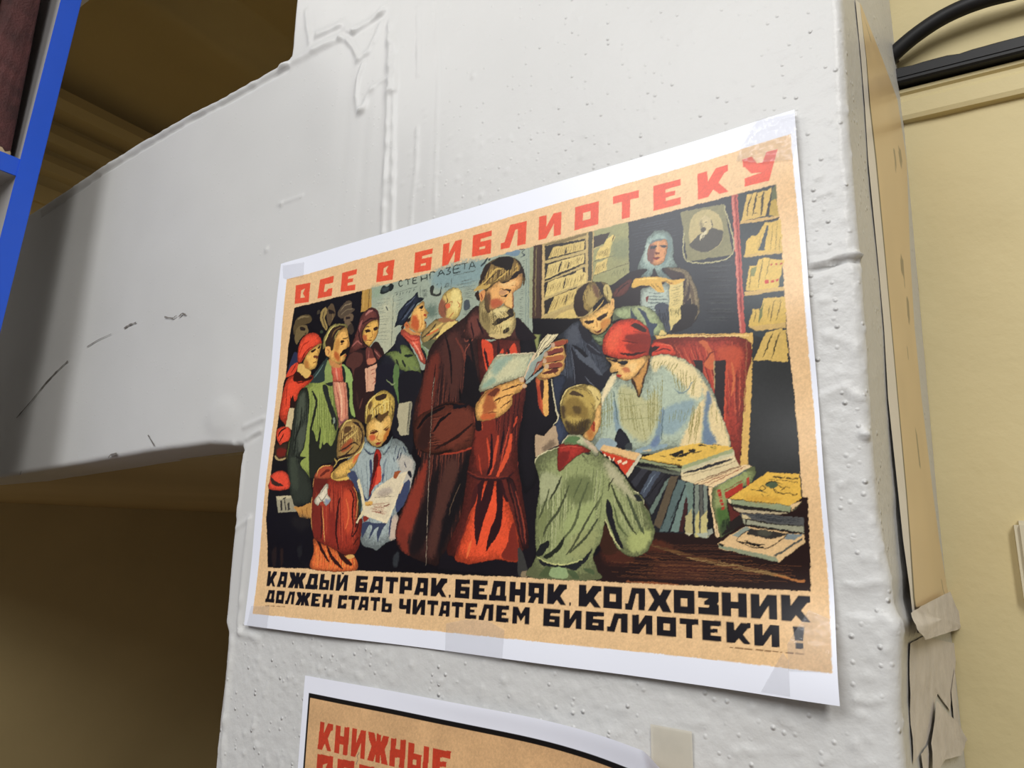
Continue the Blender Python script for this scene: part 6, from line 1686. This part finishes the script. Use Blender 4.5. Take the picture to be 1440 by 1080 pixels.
pic = np.clip(cv.img * grain, 0, 1)
pic = lin(pic).astype(np.float32)
pic = pic.reshape(GY, 2, GX, 2, 3).mean((1, 3))

PW, PH = 0.42, 0.297
def sheet_off(u, v):                                               # lift of the paper off the wall; u right, v down, 0..1
    o = 0.0016 + 0.0008 * np.sin(u * 7 + 1.0) * (0.4 + v) * 0.6
    o = o + 0.0030 * sm(v, 0.80, 1.0) * (0.35 + 0.65 * np.sin(np.clip(u, 0, 1) * math.pi * 2.2 + 0.3) ** 2)
    o = o + 0.0050 * sm(v, 0.80, 1.0) * sm(u, 0.70, 1.0)
    o = o + 0.0011 * sm(u, 0.86, 1.0) * (1 + np.sin(v * 21.0))
    o = o + 0.0008 * np.exp(-((u - 0.02) / 0.05) ** 2) * (1 + np.sin(v * 12))
    o = o + 0.0007 * vnoise(u * 1.4, v, 0.22, 9)
    return np.maximum(o, 0.0012)
# ------------------------------------------------------------------ the big poster
poster = empty('poster', (PW / 2, -0.002, 0.0))
tag(poster, 'large colour poster of villagers reading in a library, red heading above', 'poster')
U, Vv = np.meshgrid((np.arange(GX) + 0.0) / (GX - 1), np.arange(GY) / (GY - 1))
verts = np.stack([U * PW, -sheet_off(U, Vv), (1 - Vv) * PH], -1).reshape(-1, 3)
sheet = fast_mesh('printed_sheet', verts, grid_quads(GY, GX)[:, ::-1], M_print, poster, vcol=pic.reshape(-1, 3))

TAPES = [[(33, 23), (304, 48), (312, 183), (110, 167), (62, 146)], [(3878, 210), (3925, 114), (4002, -7), (4210, 20), (4210, 193), (4173, 297), (4009, 266)], [(1951, 2809), (2090, 2776), (2267, 2766), (2396, 2810), (2384, 2980), (2169, 2984), (1950, 2981)], [(37, 2974), (68, 2824), (292, 2810), (286, 2978)], [(3991, 2737), (4090, 2581), (4179, 2617), (4181, 2770), (4179, 2836), (3993, 2851)], [(3862, 2958), (3970, 2776), (3996, 2810), (3994, 2959)]]
for k, pts in enumerate(TAPES):
    P = np.array(pts, float) / np.array([4200, 2970])
    D = []
    for a, b in zip(P, np.roll(P, -1, 0)):
        for t in np.linspace(0, 1, 25 if k == 1 else 7)[:-1]: D.append(a + (b - a) * t)
    D = np.array(D); c = D.mean(0); NR = 44 if k == 1 else 14
    rows = [c + (D - c) * (i / NR) for i in range(1, NR + 1)]
    A = np.concatenate(rows)
    crinkle = (0.0007 if k == 1 else 0.00015) * (sm(A[:, 1], 0.16, 0.06) if k == 1 else 1)
    off = sheet_off(A[:, 0], A[:, 1]) + 0.0004 + crinkle * (1 + 2 * vnoise(A[:, 0] * PW, A[:, 1] * PH, 0.0028 if k == 1 else 0.004, 5))
    vt = np.stack([A[:, 0] * PW, -off, (1 - A[:, 1]) * PH], 1)
    co = np.array([[c[0] * PW, -float(sheet_off(c[0], c[1])) - 0.0006, (1 - c[1]) * PH]])
    n = len(D); q = []
    for r in range(NR - 1):
        for i in range(n): q.append((r * n + i, r * n + (i + 1) % n, (r + 1) * n + (i + 1) % n, (r + 1) * n + i))
    for i in range(0, n, 2): q.append((n * NR, (i + 2) % n, (i + 1) % n, i))
    fast_mesh('tape', np.concatenate([vt, co]), np.array(q), M_tape, poster)

# ------------------------------------------------------------------ the lower poster
LOWART = '''
P e6e8f2 |600,200 3800,200 3800,5000 600,5000
P 14110f |749,396 3614,396 3614,4380 749,4380
P cfa678 |766,422 3595,422 3595,4365 766,4365
P b83c26 |888,558 928,558 928,628 963,558 1013,558 1012,597 997,604 971,654 1011,727 972,729 947,689 923,732 879,734
P b83c26 |1038,558 1085,558 1085,620 1120,619 1121,558 1166,557 1164,727 1120,728 1120,670 1085,671 1085,729 1039,730
P b83c26 |1192,557 1234,556 1234,641 1271,555 1315,553 1315,726 1276,726 1276,632 1233,726 1191,726
P b83c26 |1334,557 1389,557 1408,604 1407,557 1447,558 1447,604 1465,558 1515,558 1506,599 1483,637 1515,723 1462,724 1448,674 1448,724 1410,724 1409,675 1392,725 1338,726 1369,638 1344,600
P b83c26 |1531,564 1577,561 1576,620 1612,618 1613,559 1659,556 1656,718 1610,721 1611,666 1576,669 1575,724 1528,727
P b83c26 |1681,562 1730,562 1729,617 1793,617 1790,714 1680,714/1725,651 1752,651 1751,684 1724,684/1809,562 1852,562 1845,714 1803,714
P b83c26 |1880,564 2018,561 2015,600 1941,605 1941,626 1988,624 1986,652 1940,657 1939,677 2011,675 2009,717 1878,721
P b83c26 |882,763 1036,755 1038,840 1030,847 1038,854 1039,938 884,949/942,821 985,804 964,851 992,890 943,893
P b83c26 |1076,760 1231,751 1232,886 1143,893 1144,936 1078,941/1142,803 1176,801 1177,847 1143,850
P b83c26 |1272,761 1405,756 1405,799 1333,806 1333,829 1379,827 1379,858 1333,864 1333,887 1405,883 1406,930 1273,938
k 8a7a68 6|1266,692 1252,716 1259,735 1246,766
'''
LX0, LY0, LW, LH = 697, 287, 2970, 4200
cl_ = Canvas(LX0, LY0, LW, LH, 1400, 1980)
cl_.run(LOWART)
u2, v2 = np.meshgrid(np.arange(1400), np.arange(1980))
ink = (cl_.img[..., 2:3] < 0.85)
limg = lin(np.clip(cl_.img * (1 + ink * (0.08 * vnoise(u2, v2, 60, 1) + 0.08 * vnoise(u2, v2, 5, 2) + 0.08 * vnoise(u2, v2, 2, 3))[..., None]), 0, 1)).astype(np.float32)
ucol = np.linspace(0, 1, 700)
vrow = np.concatenate([np.arange(0, 0.22, 1 / 990.0), np.linspace(0.22, 1, 60)])
UU, VV = np.meshgrid(ucol, vrow)
lift = 0.0015 + 0.034 * sm(UU, 0.52, 1.08) ** 1.6 * (1 - sm(VV, 0.0, 0.42)) + 0.0010 * vnoise(UU, VV, 0.15, 4) + 0.0015 * np.exp(-((VV) / 0.02) ** 2) * sm(UU, .2, .5)
lx = LX0 * 1e-4 + UU * 0.297 - 0.010 * sm(UU, 0.75, 1.05) * (1 - sm(VV, 0, .3)); lz = -LY0 * 1e-4 - VV * 0.42
fold = sm(UU - 0.55 * VV, 0.90, 0.98) * (1 - sm(VV, 0.0, 0.2))
lift = lift + 0.006 * fold; lz = lz - 0.004 * fold
ci = np.clip((UU * 1399).astype(int), 0, 1399); ri = np.clip((VV * 1979).astype(int), 0, 1979)
lp = empty('poster', (0.22, -0.002, -0.447)); tag(lp, 'tan poster with thick black frame and red lettering, below the library poster', 'poster')
fast_mesh('printed_sheet', np.stack([lx, -lift, lz], -1).reshape(-1, 3), grid_quads(len(vrow), len(ucol))[:, ::-1], M_print, lp, vcol=limg[ri, ci].reshape(-1, 3))
M_beige = mat('yellowed_tape', (0.60, 0.56, 0.46), rough=0.4, alpha=0.75, noise=0.06, nscale=80)
bm = bmesh.new()
quad(bm, (.3285, -.0016, -.0225), (.3500, -.0016, -.0228), (.3500, -.0016, -.052), (.3285, -.0016, -.052))
bmesh.ops.subdivide_edges(bm, edges=bm.edges[:], cuts=6, use_grid_fill=True)
bm_obj('tape', bm, M_beige, lp)

# ------------------------------------------------------------------ papers on the pillar's side face
SIDE = [[[0.4515, 0.0447, 0.388], [0.451, 0.0478, 0.3495], [0.4502, 0.0508, 0.3216], [0.4489, 0.0513, 0.2857], [0.4482, 0.0567, 0.2286], [0.4475, 0.0592, 0.1872], [0.4463, 0.053, 0.1458], [0.4464, 0.053, 0.0954], [0.4472, 0.041, 0.0711], [0.4487, 0.0282, 0.0496], [0.4496, 0.0152, 0.0362]], [[0.4528, 0.0607, 0.3975], [0.4526, 0.0665, 0.3613], [0.4516, 0.066, 0.3302], [0.4512, 0.0765, 0.2979], [0.4502, 0.0835, 0.238], [0.4495, 0.0853, 0.194], [0.4488, 0.0858, 0.1514], [0.4483, 0.0803, 0.0971], [0.4486, 0.063, 0.0713], [0.4491, 0.0373, 0.0442], [0.4502, 0.0235, 0.0293]], [[0.4532, 0.0658, 0.3995], [0.459, 0.145, 0.411], [0.464, 0.214, 0.4175], [0.465, 0.2408, 0.3772], [0.4604, 0.209, 0.2822], [0.4582, 0.1967, 0.2231], [0.4573, 0.202, 0.1715], [0.4571, 0.2203, 0.1058], [0.4574, 0.2288, 0.0726], [0.4583, 0.2463, 0.0386], [0.463, 0.331, 0.0059]]]
sp = empty('poster', tuple(SIDE[2][-2])); tag(sp, 'curling tan poster with thin black line on the side of the pillar', 'poster')
def interp_curve(C, n):
    C = np.array(C); d = np.concatenate([[0], np.cumsum(np.linalg.norm(np.diff(C, axis=0), axis=1))]); t = np.linspace(0, d[-1], n)
    return np.stack([np.interp(t, d, C[:, i]) for i in range(3)], 1)
NL = 220
Lc, Bc, Rc = [np.stack([np.interp(np.linspace(0, 10, NL), np.arange(11), np.array(c)[:, i]) for i in range(3)], 1) for c in SIDE]
colsv = []; colc = []
tan = np.array(hexlin('dcc296')); wht = np.array(hexlin('e6e2de')); blk = np.array(hexlin('2a231c'))
for i, t in enumerate(np.linspace(0, 1, 13)): colsv.append(Lc + (Bc - Lc) * t); colc.append(np.tile(wht, (NL, 1)))
for t in (0.002, 0.025): colsv.append(Bc + (Rc - Bc) * t); colc.append(np.tile(blk, (NL, 1)))
for t in np.linspace(0.04, 1, 40):
    colsv.append(Bc + (Rc - Bc) * t); cc = np.tile(tan, (NL, 1)); tt = np.linspace(0, 1, NL)
    cc = cc * (1 + 0.10 * vnoise(tt * 4, tt * 0 + t, 0.25, 2))[:, None]
    cc[((vnoise(tt * 3, tt * 0 + t * 2, 0.18, 7) > 0.30) & (t > 0.55) & (t < 0.85))] *= 0.35
    cc[tt > 0.935] = wht
    cc[(tt > 0.928) & (tt <= 0.937)] = blk
    colc.append(cc)
G_ = np.stack(colsv, 1); CC = np.stack(colc, 1)
fast_mesh('printed_sheet', G_.reshape(-1, 3), grid_quads(NL, G_.shape[1]), M_print, sp, vcol=CC.reshape(-1, 3))
TORN = [('b', [[0.4499, 0.0015, 0.0398], [0.4527, 0.054, 0.0401], [0.4609, 0.1992, 0.0392], [0.4628, 0.2348, 0.0264], [0.4679, 0.3265, 0.0067], [0.4616, 0.2177, 0.0132], [0.4559, 0.1085, 0.0204], [0.4526, 0.0373, 0.025], [0.4518, 0.0005, 0.0332]]), ('c', [[0.4468, 0.024, 0.0243], [0.4494, 0.0765, 0.0224], [0.4595, 0.2695, -0.0013], [0.4576, 0.2405, -0.0148], [0.4538, 0.1828, -0.0325], [0.4506, 0.127, -0.0135], [0.4469, 0.072, -0.0267], [0.4436, 0.0195, -0.0263], [0.4442, 0.0218, -0.0047]]), ('d', [[0.4456, 0.041, -0.0386], [0.4455, 0.039, -0.0261], [0.4471, 0.0653, -0.0275], [0.4466, 0.0582, -0.0412]]), ('e', [[0.4487, 0.0653, -0.0266], [0.4513, 0.1037, -0.0132], [0.4529, 0.1325, -0.0228], [0.4575, 0.209, -0.0454], [0.4597, 0.2465, -0.0615], [0.4567, 0.1982, -0.0609], [0.4517, 0.115, -0.045], [0.4481, 0.0562, -0.042]]), ('f', [[0.4574, 0.2313, -0.0135], [0.4568, 0.2253, -0.0398], [0.4566, 0.2238, -0.0493], [0.4551, 0.1985, -0.0437], [0.455, 0.1945, -0.0226]])]
lab = {'b': ('torn_paper', 'white torn flap sticking out below the side poster', M_oldpaper),
       'c': ('torn_paper', 'grimy wide remnant of paper pasted low on the pillar side', M_oldpaper), 'd': ('torn_paper', 'small upright torn scrap beside the dark slit', M_oldpaper),
       'e': ('torn_paper', 'crumpled dusty piece of tape and paper hanging off the pillar side', M_oldpaper), 'f': ('torn_paper', 'thin pale strip of torn paper along the yellow wall', M_oldpaper)}
for nm, pts in TORN:
    P = np.array(pts); D = []
    for a, b in zip(P, np.roll(P, -1, 0)):
        for t in np.linspace(0, 1, 5)[:-1]: D.append(a + (b - a) * t)
    D = np.array(D); c = D.mean(0); NR = 6; n = len(D)
    rg = np.random.RandomState(len(pts))
    A = np.concatenate([c + (D - c) * (i / NR) for i in range(1, NR + 1)]); A[:, 0] += rg.uniform(-.0003, .0003, len(A)) * np.repeat(np.linspace(0.1, 1, NR), n) * (np.repeat(np.arange(NR), n) >= 3)
    q = []
    for r in range(NR - 1):
        for i in range(n): q.append((r * n + i, r * n + (i + 1) % n, (r + 1) * n + (i + 1) % n, (r + 1) * n + i))
    for i in range(0, n, 2): q.append((n * NR, (i + 2) % n, (i + 1) % n, i))
    o = fast_mesh(lab[nm][0], np.concatenate([A, c[None]]), np.array(q), lab[nm][2])
    tag(o, lab[nm][1], 'paper')
